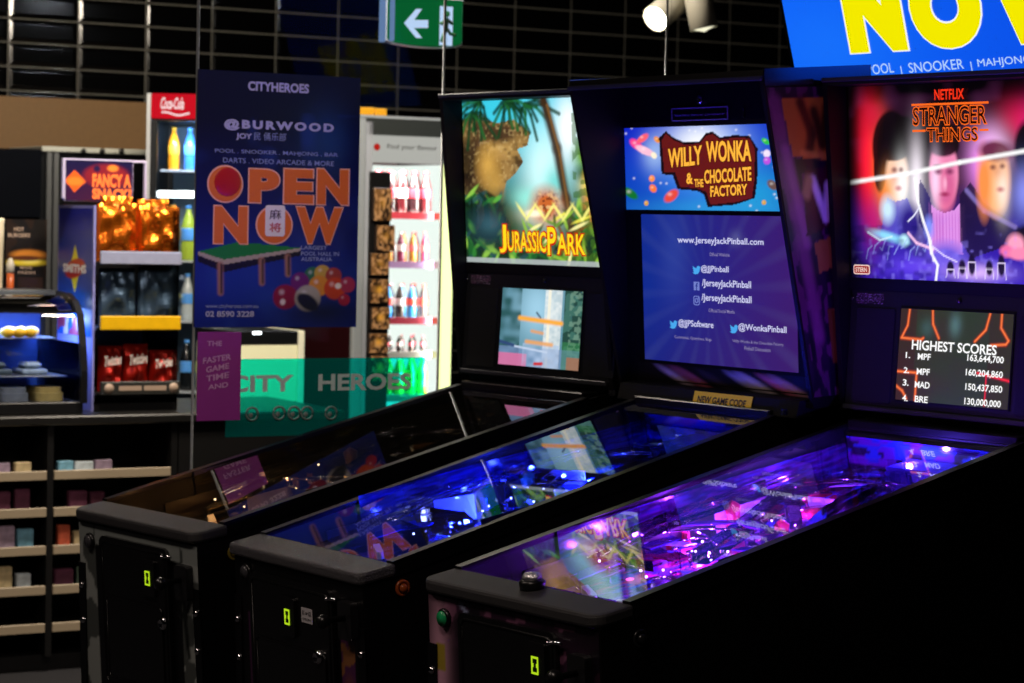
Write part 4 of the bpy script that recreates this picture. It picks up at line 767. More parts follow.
MB().box((xr-.01, .0, .045), (xr-.004, .49, hh*.6)).build('end_pane', thin('warmer_glass', (.9, .93, 1), 1.5), r)
tb = hit(FW, 58, 304, .3)[0]
MB().tube([(tb-.16, .22, hh-.03), (tb, .22, hh-.03)], .012, 10).build('light_tube', emis('cool_tube', 'd8e8ff', 7), r); MB().tube([(tb-.75, .22, hh-.03), (tb-.55, .22, hh-.03)], .012, 10).build('light_tube', emis('cool_tube', 'd8e8ff', 7), r)
l = bpy.data.lights.new('warmer_light', 'AREA'); l.shape = 'RECTANGLE'; l.size = .8; l.size_y = .1; l.energy = 14; l.color = lin('7aa4ff'); lo = bpy.data.objects.new('warmer_light', l); COL.objects.link(lo); lo.parent = r; lo.location = (tb-.3, .25, hh-.05)
trays = []
for py, d1, xe in ((335, .14, 58), (372, .06, 62)):
    zt = hit(FW, 30, py+3, .12)[1]; x1 = hit(FW, xe, py, .12)[0]
    MB().box((xl+.01, d1, zt-.004), (x1, .46, zt), .001).build('wire_shelf', STEEL, r); trays.append((zt, x1))
zt = trays[0][0]
for i, (px, py) in enumerate(((4, 327), (11, 330), (16, 325), (22, 331), (27, 326), (33, 331))):
    x = hit(FW, px, py, .2)[0]; q = MB().ball((0, 0, 0), .026, 12, (1.1, 1, .75)); o = q.build('pastry', mat('golden_pastry', 'f0b820', .5, noise=.25, nscale=60), None)
    o.matrix_world = FW @ Matrix.Translation((x, .16+.055*(i % 2), zt+.0201)); tag(o, 'round golden pastry, %s from left on the upper shelf of the food warmer' % ORD[i], 'pastry', 'pastries in the food warmer')
for i in range(5):
    zt, x1 = trays[1]; q = MB().box((-.05, -.07, 0), (.05, .07, .02), .006).box((-.035, -.05, .02), (.035, .05, .045), .012); o = q.build('wrapped_roll', mat('wrap_%d' % (i % 3), ('7a8a9a', '3a4650', '98a0a8')[i % 3], .25, noise=.5, nscale=30), None)
    o.matrix_world = FW @ Matrix.Translation((x1-.1-.13*i, .2+.02*(i % 2), zt+.0005)); tag(o, 'film wrapped roll, %s from right on the lower shelf of the food warmer' % ORD[i], 'roll', 'wrapped rolls in the food warmer')
for i in range(5):
    q = MB().prism(rr(-.055, -.08, .055, .08, .02), 'z', 0, .03); q.prism(rr(-.05, -.07, .05, .07, .02), 'z', .03, .05); o = q.build('food_tray', mat('tray_%d' % (i % 2), ('8a7a48', '5a6068')[i % 2], .4, noise=.4), None)
    o.matrix_world = FW @ Matrix.Translation((hit(FW, 45, 400, .1)[0]-.135*i, .12, .0455)); tag(o, 'shallow tray of food, %s from right on the floor of the food warmer' % ORD[i], 'food tray', 'trays in the food warmer')
# menu stand and sauce bottles behind the warmer
def on_counter(px, py, back): 
    M = frame(at(px, py, 9.3)); M.translation.z = CZ; x, _ = hit(CT, px, py, back); M.translation = CT @ Vector((x, back, CZ)); return M
MS = on_counter(22, 300, .66); r = root('menu_stand', MS, 'black menu board with burger picture standing behind the food warmer', 'menu board')
x0, x1, z0, z1 = pr(MS, 6, 302, 46, 219); MB().box((x0, 0, 0), (x1, .02, z1), .003).build('board', mat('menu_black', '0e0c0b', .5), r)
p = Pic(80, 110, '100c0a'); p.mix((p.noise(5, 3) > .7)*.5, '2a1a10'); p.ell(.55, .57, .4, .06, 'c07828', .3); p.ell(.5, .48, .45, .04, 'd8c030', .4); p.ell(.6, .5, .2, .03, 'e8d870', .5); p.ell(.5, .53, .4, .03, '5a2c14', .3); p.mix((np.abs(p.V-.2) < .1)*(np.abs(p.U-.6) < .3)*.6, '38241c')
p.build('print', x0, x1, z0, z1, picmat('menu', 0), r, -.002)
m = MB(); [pletters(m, MS, s, (u0, y), (u1, y), h, y=-.003, off=.02) for s, u0, u1, y, h in (('HOT', 14, 24, 231, 4), ('BURGERS', 8, 30, 237, 4), ('MADE', 20, 32, 269, 3), ('FRESH', 18, 35, 274, 3))]; m.build('lettering', mat('menu_letter', 'a08a78', .5), r)
M = on_counter(10, 300, .60); q = root('sauce_bottle', M, 'orange sauce bottle standing in front of the black menu board', 'bottle'); zt = hit(M, 10, 258)[1]
MB().lathe([(.03, 0), (.032, .02), (.032, zt*.6), (.014, zt*.8), (.014, zt*.9)], n=16).build('bottle_body', mat('sauce_orange', 'c05a28', .25), q); MB().lathe([(.016, zt*.9), (.016, zt*.96), (.006, zt)], n=12).build('cap', mat('sauce_cap', 'd0c8b8', .4), q)
M = on_counter(-9, 300, .65); zt = hit(M, 0, 218)[1]; q = MB().lathe([(.03, 0), (.045, zt*.55), (.042, zt*.56), (.047, zt*.98), (.047, zt), (.043, zt)], n=18).build('cup_stack', mat('paper_cup', 'd8ccb0', .5), None); solo(q, M); tag(q, 'tall stack of cream paper cups at the left end behind the food warmer', 'cups')
# ------------------------------------------------------------------ stainless oven unit behind
OV = frame(at(100, 150, 11.6)); OV.translation.z = 0
r = root('wall_oven', OV, 'stainless steel kitchen oven with a row of dark knobs under the tan bulkhead', 'oven')
x0, x1, z0, z1 = pr(OV, 42, 157, 200, 146); MB().box((x0, 0, z0), (x1, .5, z1), .004).build('control_panel', mat('panel_white', 'a8aaa4', .4), r)
xl = hit(OV, -60, 200)[0]; MB().box((xl, .03, .0), (x1, .5, z0-.001)).build('body', mat('oven_dark', '16181c', .3, metal=.5), r)
for px in (46, 53): a = hit(OV, px, 200)[0]; MB().box((a, .0, .5), (a+.03, .03, z0-.002), .004).build('door_post', STEEL, r)
a0, a1, b0, b1 = pr(OV, -60, 218, 41, 146); MB().box((a0, -.0, b0), (a1, .03, b1), .004).build('door', mat('oven_glass', '0a0c12', .15), r)
for px in (83, 102, 121): x, z = hit(OV, px, 151); MB().lathe([(.013 if px == 102 else .011, 0), (.013, -.012), (.009, -.02), (0, -.02)], (x, 0, z), 'y', 14).build('knob', BLKM, r)
# ------------------------------------------------------------------ chip display stand on the counter
CS = frame(at_z(140, 402, CZ)); CS.translation = CT @ Vector((hit(CT, 140, 402, .14)[0], .14, CZ))
r = root('snack_stand', CS, 'tiered chip display stand with blue side panel and lit header on the counter', 'display stand')
xl, xr = hit(CS, 95, 300)[0], hit(CS, 177, 300)[0]; zt = hit(CS, 120, 206)[1]; DP = .40
fb = mat('stand_black', '0d0d0f', .4)
MB().box((xl, .37, 0), (xr, DP, zt+.01)).build('back_panel', fb, r)
sd = MB().box((xl-.008, 0, 0), (xl-.0005, DP, zt)); so = sd.build('side_panel', mat('side_blue_edge', '8a8ac8', .4), r); MB().box((xr+.0005, 0, 0), (xr+.006, DP, zt)).build('side_panel', thin('stand_pane', (.85, .87, .9), 1.4), r)
p = Pic(60, 140, '1428a8'); p.grad('1a5ab0', '141c90', 'V', .1, .9); p.mix((p.V < .14)*(p.noise(8, 2) > .5)*.9, 'd8c0c8'); p.mix((p.V < .14)*(p.noise(10, 6) > .6)*.9, 'a03040'); p.glow(.9, .14, .15, .05, 'ffffff', .6)
p.poly([(.5, .72), (.66, .52), (.5, .33), (.34, .52)], 'f0e030'); p.ell(.5, .525, .3, .075, 'c01818', .1, .1)
sxf = Matrix.Translation((xl-.0095, DP, 0)) @ Matrix.Rotation(-PI/2, 4, 'Z')
zb = .28
sp = p.build('side_print', .012, DP-.012, zb, zt-.012, picmat('side_print', 0), so, 0, sxf)
H_ = zt-.012-zb; letters(MB(), 'SMITHS', .07, DP-.07, zb+H_*.49, zb+H_*.56, -.0015, off=.05).build('lettering', mat('smith_white', 'f0e8e4', .4), sp, sxf)
# header
x0, x1, z0, z1 = pr(CS, 64, 203, 146, 158, .22)
xq = hit(CS, 133, 180, .22)[0]
hd = MB().box((x0-.006, .215, .8), (x0+.004, .235, z1), .002).box((x1-.008, .215, .8), (x1, .235, z1), .002).box((x0, .216, z1-.01), (x1-.004, .234, z1), .002).box((x0+.004, .22, z0), (xq, .235, z1-.01)).build('header', mat('header_edge', 'b8b0d0', .4), r); xk_ = x1; x1 = xq
p = Pic(110, 60, '140a3c'); p.grad('2a0c3c', '0c0a38', 'V'); p.glow(.5, .0, .6, .5, '3a1030', .7); p.poly([(.13, .75), (.3, .48), (.13, .2), (-.02, .48)], 'e05a1c'); p.ell(.14, .47, .13, .1, 'f07828', .3); p.ell(.6, .62, .34, .3, '7a1828', .15); p.ell(.46, .8, .05, .08, '18103c', .3); p.ell(.7, .82, .08, .08, 'f08030', .3)
hp = p.build('header_print', x0+.006, x1-.004, z0+.004, z1-.006, picmat('header', .0), hd, .2135)
m = MB(); w_ = x1-x0; h_ = z1-z0
letters(m, 'FANCY A', x0+w_*.40, x1-w_*.04, z0+h_*.34, z0+h_*.66, .2115, off=.05); letters(m, 'SNACK?', x0+w_*.40, x1-w_*.03, z0+h_*.06, z0+h_*.32, .2115, off=.05); m.build('lettering', mat('header_orange', 'ff7a3a', .4), hp)
# shelves with rails
rails = []
for i, (y0, y1, c_, nm) in enumerate(((251, 265, '8a8ea8', 'silver'), (316, 330, 'd8a80c', 'yellow'), (382, 394, '2a2a28', 'black'))):
    a0, a1, b0, b1 = pr(CS, 98, y1, 178, y0, -.03)
    MB().box((xl, -.02, b0), (xr, .265, b0+.008)).build('shelf', fb, r); ro = MB().box((a0+.01, -.034, b0), (xr+.004, -.022, b1), .003).build('shelf_rail', mat('rail_'+c_, c_, .35, noise=.15, nscale=30), r); rails.append(b0+.0085)
    if i == 2: 
        w5 = xr-a0; q = MB(); 
        for f in (.13, .93): q.lathe([(.019, -.0345), (.019, -.036), (0, -.036)], (a0+w5*f, 0, (b0+b1)/2), 'y', 16)
        for f, g in ((.25, .53), (.56, .84)): q.prism(rr(a0+w5*f, b0+.016, a0+w5*g, b1-.016, .004), 'y', -.0345, -.036)
        q.build('illegible_print', mat('menu_letter', 'a08a78', .5), ro)  # plain roundels and bars stand for illegible print
MB().box((xl, -.0, 0), (xr, .26, .03)).build('base', fb, r)
def foil(name, w, h, d, m, seed, tilt=0.):
    R = random.Random(seed); ph = [R.uniform(0, 6) for _ in range(6)]; nu, nv = 20, 16; q = MB()
    def P(u, v, s):
        pil = (max(0, 1-abs(2*u-1)**3)*max(0, 1-abs(2*v-1)**2.5))**.6
        cr = .10*math.sin(9*u+ph[0]+4*v)+.09*math.sin(13*v+ph[1]-5*u)+.07*math.sin(22*u*v+ph[2])+.06*math.sin(17*u+ph[3])
        return (w*(u-.5), s*d*.5*pil*(1+2.2*cr), h*v)
    for s in (-1, 1): q.sheet([[P(i/nu, j/nv, s) for i in range(nu+1)] for j in range(nv+1)], sm=False)
    return q.build(name, m, None)
gold, choc, redf = mat('foil_gold', 'e0721a', .22, metal=.85, noise=.3, nscale=12), mat('foil_blue', '4a6078', .28, metal=.6, noise=.8, nscale=16), mat('foil_red', 'a81c10', .28, metal=.6, noise=.4, nscale=14)
def bag(i, px0, px1, py0, py1, m, dep, lab, grp, yy=.06, words=None):
    a0, a1, b0, b1 = pr(CS, px0, py1, px1, py0, yy); sh_ = rails[{'gold': 0, 'blue': 1, 'red': 2}[grp]]
    o = foil('chip_bag', a1-a0, b1-sh_, dep, m, i); o.matrix_world = CS @ Matrix.Translation(((a0+a1)/2, yy, sh_)); tag(o, lab, 'bag of chips', 'chip bags on the %s shelf' % {'gold': 'top', 'blue': 'middle', 'red': 'bottom'}[grp])
    if words: letters(MB(), words[0], -(a1-a0)*.36, (a1-a0)*.36, (b1-sh_)*.55, (b1-sh_)*.78, -dep*.62, off=.03, shear=.2, dz=.01).build('lettering', mat('bag_white', 'e8d8d0', .4), o); 
    return o
bag(1, 97, 136, 203, 262, gold, .07, 'shiny orange foil chip bag at the left of the top tier of the stand', 'gold'); bag(2, 138, 176, 206, 262, gold, .07, 'shiny orange foil chip bag at the right of the top tier of the stand', 'gold')
bag(7, 101, 132, 196, 262, gold, .05, 'orange foil chip bag rising behind the left bag of the top tier', 'gold', .17); bag(8, 137, 168, 199, 262, gold, .05, 'orange foil chip bag rising behind the right bag of the top tier', 'gold', .17)
bag(3, 99, 135, 268, 328, choc, .06, 'dark blue chip bag at the left of the middle tier of the stand', 'blue'); bag(4, 138, 174, 266, 328, choc, .06, 'dark blue chip bag at the right of the middle tier of the stand', 'blue')
bag(5, 98, 121, 346, 392, redf, .06, 'red and yellow chip bag at the left of the bottom tier of the stand', 'red', words=('Twisties',)); bag(6, 123, 147, 344, 392, redf, .06, 'red chip bag in the middle of the bottom tier of the stand', 'red', words=('Twisties',)); bag(9, 149, 172, 350, 392, redf, .06, 'red chip bag at the right of the bottom tier of the stand', 'red', words=('Twisties',))
# ------------------------------------------------------------------ drink fridges
def bottle(M, x, y, z, h, c1, c2, lab, grp, k=1.):
    r = root('drink_bottle', M @ Matrix.Translation((x, y, z)), lab, 'bottle', grp); rr_ = h*.135*k
    MB().lathe([(rr_*.9, 0), (rr_, h*.03), (rr_, h*.28), (rr_*.9, h*.34), (rr_, h*.4), (rr_, h*.6), (rr_*.7, h*.76), (rr_*.36, h*.88), (rr_*.36, h*.93)], n=14).build('bottle_body', mat('drink_'+c1, c1, .15), r)
    MB().lathe([(rr_*1.01, h*.36), (rr_*1.02, h*.37), (rr_*1.02, h*.57), (rr_*1.01, h*.58)], n=14).build('label_band', mat('drink_label_'+c2, c2, .4), r)
    MB().lathe([(rr_*.4, h*.93), (rr_*.4, h), (0, h)], n=10).build('cap', mat('drink_cap_'+c2, c2, .4), r)
FA = frame(at(170, 300, 11.2), YAW); FA.translation.z = 0
x0, x1, zh, zt = pr(FA, 147, 119, 196, 93); xe = x1+.30; FD = .6
r = root('drinks_fridge', FA, 'glass door drinks fridge with red header behind the chip stand', 'fridge')
wh_ = mat('fridge_white', 'a8acb4', .35)
MB().box((x0, .02, 0), (x0+.02, FD, zt), .004).box((xe-.02, .02, 0), (xe, FD, zt), .004).box((x0+.02, FD-.02, 0), (xe-.02, FD, zt)).box((x0+.02, .02, 0), (xe-.02, FD-.02, .12)).box((x0+.02, .02, zh-.01), (xe-.02, FD-.02, zh+.02)).build('cabinet', mat('fridge_side', '101014', .35), r)
MB().box((x0, 0, .12), (x0+.018, .02, zt)).build('door_frame', wh_, r); a = hit(FA, 150, 200)[0]
MB().box((x0+.019, .0, .12), (x0+.05, .019, zh-.012)).build('door_frame', mat('frame_dark', '15171b', .3), r)
hd = MB().box((x0+.02, 0, zh), (xe, .06, zt), .006).build('header', emis('header_red', 'd01424', .95), r)
w_ = hit(FA, 196, 100)[0]
MB().tube([(x0+.07+.016*i, -.003, zh+.022+.007*math.sin(i*.75+1.)) for i in range(9)], .0045, 6).build('white_ribbon', emis('header_white', 'ffe8e8', 1.), hd)
letters(MB(), 'Coca-Cola', x0+.065, w_-.055, zh+.042, zt-.018, -.003, off=.025, shear=.35).build('lettering', emis('header_white', 'ffe8e8', 1.), hd)
MB().box((x0+.05, .005, .12), (xe-.02, .012, zh-.012)).build('glass_door', thin('fridge_glass', ior=1.35), r)
MB().box((x0+.05, FD-.05, .15), (xe-.03, FD-.03, zh-.02)).build('rear_liner', mat('liner', '6a86a0', .5), r)
l1 = hit(FA, 158, 194, .1); l2 = hit(FA, 191, 194, .1); MB().tube([(l1[0], .1, l1[1]), (l2[0]+.2, .1, l2[1])], .016, 8).build('light_tube', emis('tube_white', 'f0faff', 5), r)
al = area = None
def area(name, p, to, sx, sy, e, col='ffffff'):
    l = bpy.data.lights.new(name, 'AREA'); l.shape = 'RECTANGLE'; l.size = sx; l.size_y = sy; l.energy = e; l.color = lin(col)
    o = bpy.data.objects.new(name, l); COL.objects.link(o); o.location = p; o.rotation_euler = (Vector(to)-Vector(p)).to_track_quat('-Z', 'Y').to_euler(); return o
def inlight(r, M, p, to, sx, sy, e, col):
    o = area('fridge_light', (0, 0, 0), (0, 0, -1), sx, sy, e, col); o.parent = r; o.location = p; o.rotation_euler = (Vector(to)-Vector(p)).to_track_quat('-Z', 'Y').to_euler()
inlight(r, FA, ((x0+xe)/2, .06, zh-.06), ((x0+xe)/2, .4, zh-.6), .4, .05, 4, 'c8e4ff')
shz = []
for py in (170, 260, 320, 390):
    z = hit(FA, 170, py, .2)[1]; shz.append(z); MB().box((x0+.05, .12, z-.008), (xe-.03, FD-.06, z)).build('shelf', mat('fridge_shelf', 'c0c8d0', .3), r)
for js, (sh_, hh_, cs) in enumerate(((shz[0], .2, ('e89020', '3a7ad8', '2a9ae0', '4a8ae8')), (shz[1], .26, ('a8b4b0', 'a8c040', 'c8d8d8', '88a0a0')), (shz[2], .22, ('8098a0', 'b8c4c8', '9ab0b0', 'c0c8c8')), (shz[3], .24, ('20262c', '14181c', '303840', '20262c')))):
    for i, c_ in enumerate(cs): bottle(FA, x0+.10+.075*i, .2, sh_+.0005, hh_, c_, ('f0b030', '5aa8ff', 'c8d860', 'd8e0e0')[i], 'drink bottle, %s from left on the %s shelf of the red headed fridge' % (ORD[i], ORD[js]), 'bottles in the red headed fridge')
# right hand fridge
FB = frame(at(400, 250, 11.4)); FB.translation.z = 0
xl, xr, zb, zt = pr(FB, 357, 330, 449, 117); zt = hit(FB, 380, 118)[1]
r = root('drinks_fridge', FB, 'tall brightly lit drinks fridge with white header next to the far pinball machine', 'fridge')
fs = mat('fridge_maroon', '2a060c', .4)
MB().box((xl, .03, 0), (xl+.02, FD, zt)).box((xr, .03, 0), (xr+.02, FD, zt)).box((xl+.02, FD-.02, 0), (xr, FD, zt)).box((xl+.02, .03, zt-.02), (xr, FD-.02, zt)).box((xl+.02, .03, 0), (xr, FD-.02, .12)).build('cabinet', fs, r)
xf_ = hit(FB, 372, 200)[0]
MB().box((xl-.002, 0, 0), (xl+.05, .029, zt), .004).build('door_frame', mat('frame_grey', '9aa0a4', .35), r); MB().box((xl+.0505, 0, .1), (xf_, .02, zt-.02)).build('door_frame', wh_, r)
xk = hit(FB, 441, 250)[0]; MB().box((xk, .0, .1), (xr+.012, .02, zt-.12)).build('edge_light', emis('edge_light_strip', 'f4ffb0', 1.6), r)
h1, h2 = hit(FB, 400, 136)[1], hit(FB, 400, 163)[1]
MB().box((xl+.051, 0, h1+.001), (xr+.02, .028, zt-.001)).build('top_grille', mat('grille_grey', '2c302e', .5), r)
MB().box((xl-.002, -.002, zt-.001), (xr+.02, .03, zt+.012)).build('top_edge', mat('frame_grey', '9aa0a4', .35), r)
hd = MB().box((xf_-.003, -.003, h2), (xr+.015, .025, h1), .002).build('header', emis('header_cream', 'c8c8c0', .75), r)
x, z = hit(FB, 377, 147, -.004); MB().lathe([(.017, -.0035), (.016, -.006), (0, -.006)], (x, 0, z), 'y', 18).build('red_roundel', emis('roundel_red', 'c02018', .8), hd)
pletters(MB(), FB, 'Find your flavour', (387, 150), (437, 153), 6, y=-.005, yl=-.003, off=.01).build('lettering', mat('header_ink', '3a3a38', .5), hd)
MB().box((xf_, .004, .12), (xk, .01, h2-.001)).build('glass_door', thin('fridge_glass', ior=1.35), r)
MB().box((xl+.03, FD-.05, .15), (xr-.005, FD-.03, h2)).build('rear_liner', emis('liner_glow', 'e8f4ec', 1.15), r)  # liners glow by themselves, the interior light put into their colour
MB().box((xr-.012, .05, .15), (xr-.002, FD-.055, h2)).build('side_liner', emis('liner_glow', 'e8f4ec', 1.15), r)
inlight(r, FB, ((xl+xr)/2, .07, h2-.02), ((xl+xr)/2, .35, h2-.7), .4, .05, 16, 'f4fff4'); inlight(r, FB, (xk-.01, .06, 1.5), ((xl+xr)/2, .3, 1.5), .05, 1.2, 16, 'f4fff4')
rows = ((213, 42, ('281418', '401014'), 'd02838'), (262, 30, ('9a6a20', '702040'), 'c05050'), (318, 34, ('3a90d8', '40302c'), 'd03828'), (352, 16, ('3c2a26', '2a1c1c'), 'e05060'), (395, 38, ('28b030', 'b8d840'), '6aa020'))
K = ('top', 'second', 'third', 'fourth', 'lowest')
for j, (py, hp, cs, lb) in enumerate(rows):
    z = hit(FB, 400, py, .1)[1]; MB().box((xl+.03, .07, z-.006), (xr-.005, FD-.06, z)).build('shelf', mat('fridge_shelf_b', 'e8d8d8', .3), r)
    MB().box((xf_+.002, .055, z-.028), (xr-.02, .068, z+.004)).build('price_strip', mat('strip_%d' % j, ('e04858', 'c8a0d8', 'e05068', 'f0e8e8', 'f0f0f0')[j], .4), r)
    hb = hp*11.5/2411
    for i in range(12):
        bottle(FB, xf_+.03+(xk-xf_-.05)*(i % 6)/5, .13+.1*(i//6), z+.0005, hb, cs[i % 2], lb if i % 3 else 'e8e0e0', 'drink bottle, %s from left in the %s row, %s shelf of the white headed fridge' % (ORD[i % 6], 'back' if i > 5 else 'front', K[j]), 'bottles on the %s shelf of the bright fridge' % K[j], 1. if hb > .12 else 1.3)
# yellow box on top of it
YB = FB @ Matrix.Translation((0, 0, zt+.0125)); a0, a1, _, b1 = pr(YB, 356, 125, 385, 107, .12)
q = MB().box((a0, .1, 0), (a0+(a1-a0)*.58, .3, b1), .004); y1 = q.build('storage_box', mat('box_yellow', 'd89a10', .5), None); solo(y1, YB); tag(y1, 'yellow box on the fridge top, left one of two', 'box', 'yellow boxes')
q = MB().box((a0+(a1-a0)*.6, .1, 0), (a1, .3, b1*.93), .004); y1 = q.build('storage_box', mat('box_yellow', 'd89a10', .5), None); solo(y1, YB); tag(y1, 'slightly lower yellow box on the fridge top, right one of two', 'box', 'yellow boxes')
# hanging strip of small snack packs in front of the fridge
HS = frame(at(380, 250, 10.6)); a0, a1, b0, b1 = pr(HS, 369, 400, 388, 172)
HS = HS @ Matrix.Translation(((a0+a1)/2, 0, 0)); HS.translation.z = 0; zt_ = b1-0+HS.translation.z
ztop = hit(HS, 378, 176)[1]
r = root('strip_rack', HS, 'narrow black floor rack holding small brown packs before the bright fridge', 'rack')
MB().box((-.052, .0, .02), (.052, .012, ztop+.02), .003).build('spine', fb, r); MB().box((-.12, -.12, 0), (.12, .14, .02), .004).build('foot', fb, r)
for i, (y0, y1, dx) in enumerate(((187, 222, 0), (224, 252, 4), (252, 276, -2), (278, 304, -2), (306, 330, 0), (332, 354, -2), (354, 382, 0))):
    zb_, zt2 = hit(HS, 378, y1)[1], hit(HS, 378, y0)[1]; xo = dx*.0044
    p = Pic(24, 28, '2a1a10'); n = p.noise(5, i+2); p.mix((n > .5)*.8, '8a6238'); p.mix((p.noise(9, i+5) > .62)*.7, 'd0a070'); p.glow(.5, .55, .18, .16, 'f0b040', .9 if i > 2 else .3)
    o = MB().box((-.045+xo, -.028, zb_+.003), (.045+xo, -.001, zt2-.003), .006).build('snack_pack', mat('pack_brown', '2a1c14', .4), None); solo(o, HS); p.build('print', -.043+xo, .043+xo, zb_+.006, zt2-.006, picmat('pack', 0), o, -.029)
    tag(o, 'small brown snack pack, %s from the top of the narrow black rack' % ORD[i], 'snack pack', 'packs on the narrow rack')
# cream cabinet behind the glass, yellow bottle
CB = frame(at(265, 350, 10.3)); CB.translation.z = 0
x0, x1, z0, z1 = pr(CB, 233, 400, 303, 331)
r = root('display_cabinet', CB, 'cream fronted display cabinet with black top below the blue poster', 'cabinet')
MB().box((x0, 0, 0), (x1-.03, .4, z1-.06), .004).build('body', mat('cream_panel', 'f0f0c8', .5), r); MB().box((x0, -.004, z1-.059), (x1-.03, .4, z1), .004).build('top_band', mat('band_black', '0e1012', .3), r)
MB().box((x1-.029, -.008, 0), (x1, .4, z1), .003).build('side_frame', mat('cream_frame', 'e8e8d0', .4), r)
x, z = hit(CB, 257, 333, -.006); MB().box((x-.02, -.008, z-.006), (x+.02, -.004, z+.006), .002).build('lamp', emis('tube_white', 'f0faff', 5), r)  # glowing patch painted as a lamp's highlight on the dark band
M = on_counter(226, 360, .12); q = root('sauce_bottle', M, 'yellow bottle beside the purple poster behind the teal film', 'bottle'); zt = hit(M, 226, 334)[1]
MB().lathe([(.036, 0), (.038, .02), (.038, zt*.62), (.03, zt*.78), (.02, zt*.84)], n=18).build('bottle_body', mat('cream_body', 'd8d4b8', .4), q); MB().lathe([(.03, zt*.78), (.026, zt*.9), (.014, zt), (0, zt)], n=14).build('cap', mat('cap_yellow', 'e8c030', .4), q)
# ------------------------------------------------------------------ hanging exit sign and spot lamps
EX = frame(at(420, 24, 8.95)); 
r = root('exit_sign', EX, 'green hanging exit sign with white arrow pointing left', 'exit sign')
x0, x1, z0, z1 = pr(EX, 387, 47, 462, -6); cur = lambda x: -.012*(1-((2*(x-x0)/(x1-x0))-1)**2)
pts = [(x0, z1), (x0, z0+.008)]+[(x0+(x1-x0)*i/12, z0+cur(x0+(x1-x0)*i/12)) for i in range(1, 12)]+[(x1, z0+.008), (x1, z1)]
MB().prism(pts[::-1], 'y', 0, .03).build('housing', mat('exit_housing', '9aa4b8', .4), r)
ip = [(x*.985+(x0+x1)*.0075, z+.006 if z < z1-.01 else z-.004) for x, z in pts]
fc = MB().prism(ip[::-1], 'y', -.002, -.0002).build('face', emis('exit_green', '0c7038', .62), r)
a = lambda px, py: hit(EX, px, py, -.003)
ew = emis('exit_white', 'c0dcff', .9)
MB().prism([a(404, 23), (a(416, 9)), a(422, 9), a(414, 20), a(428, 20), a(428, 28), a(414, 28), a(422, 38), a(416, 38)], 'y', -.003, -.0045).build('arrow', ew, fc)
a0, a1, b0, b1 = pr(EX, 440, 46, 452, 6, -.003); dr = MB().box((a0, -.0045, b0), (a1, -.003, b1)).build('door_symbol', ew, fc)
m = MB(); x, z = a(447, 14); m.ball((x, -.0052, z), .012, 10, (1, .1, 1)); gm = lambda *P: [(u, -.0052, v) for u, v in (a(*k) for k in P)]
for P in (((447, 18), (446, 28)), ((446, 20), (441, 24), (440, 22)), ((447, 20), (452, 24)), ((446, 28), (450, 34), (455, 35)), ((446, 28), (443, 36), (441, 42))): m.tube(gm(*P), .007, 6)
m.build('running_figure', mat('exit_dark_green', '0a4a26', .5), fc)
e0, e1 = hit(EX, 381, 20)[0], hit(EX, 386, 20)[0]; MB().box((e0, .0, z0), (e1, .02, z1), .004).build('edge_reflection', emis('exit_side', '8ab0e8', .45), r)  # glowing strip stands for the sign edge's reflection in the glass
e0, e1 = hit(EX, 389, 20)[0], hit(EX, 395, 20)[0]; MB().box((e0, -.003, z0+.004), (e1, .02, z1), .003).build('end_cap', emis('exit_side', '8ab0e8', .55), r)
xm_ = (x0+x1)/2; MB().tube([(xm_, .015, z1), (xm_, .015, ZC-EX.translation.z)], .008).build('hanger', BLKM, r)
def spot_lamp(px, py, D, dpx, dpy, lab, st, fwd, L=.17, R_=.055):
    P = at(px, py, D); d = (at(dpx, dpy, D)-P).normalized(); d = (d - D0*fwd).normalized(); Q = d.to_track_quat('Y', 'Z').to_matrix().to_4x4()
    r = root('track_spotlight', Matrix.Translation(P), lab, 'spotlight', 'track spotlights')
    MB().lathe([(.02, -L), (R_*.8, -L), (R_, -L+.015), (R_, 0), (R_*.98, 0), (R_*.97, -.006)], (0, 0, 0), 'y', 24, Q).build('lamp_housing', mat('lamp_housing', 'b4b0a0', .5), r)
    MB().lathe([(R_*.97, -.008), (0, .012)], (0, 0, 0), 'y', 24, Q).build('lens', emis('lens_%d' % st, 'fffbd8', st), r)
    k = -d*L*.6; MB().tube([k, k+Vector((0, 0, .12)), Vector((k.x, k.y, ZC-P.z))], .011).build('bracket', mat('lamp_housing', 'b4b0a0', .5), r)
spot_lamp(655, 19, 9.4, 645, 28, 'bright round spotlight shining towards the viewer at the glass joint', 60, .75)
spot_lamp(704, 29, 9.4, 707, 45, 'dimmer grey spotlight pointing down, right of the bright one', 1, .0)
# ------------------------------------------------------------------ big wall screen above the nearest machine
TV = Matrix.Translation((0, 2.33, 0)) @ Matrix.Rotation(.30, 4, 'X'); c0 = hit(TV, 797, 80)
TV = TV @ Matrix.Translation((c0[0], 0, c0[1])); r = root('wall_screen', TV, 'large bright blue screen with yellow lettering above the nearest machine', 'screen')
W, H = 1.4, .79
MB().box((-.018, .002, -.018), (W+.018, .06, H+.018), .004).build('casing', BLKM, r)
p = Pic(60, 40, '0a5cf0'); p.grad('0a60f8', '0848e0', 'U'); p.glow(.1, .1, .2, .2, '1a78ff', .6); p.poly([(.25, .8), (.35, .2), (.4, .2), (.5, 1)], '0a50d8', .4); p.poly([(.6, .0), (.75, .0), (.9, 1), (.7, 1)], '0848c8', .4)
so = p.build('screen', 0, W, 0, H, picmat('wall_screen', 1.), r, 0.)
yw, ww_, vb = emis('wall_yellow', 'f4ea00', 1.), emis('wall_white', 'f0f6ff', 1.), emis('wall_pale', 'b8d8ff', 1.)
m = MB(); k = MB()
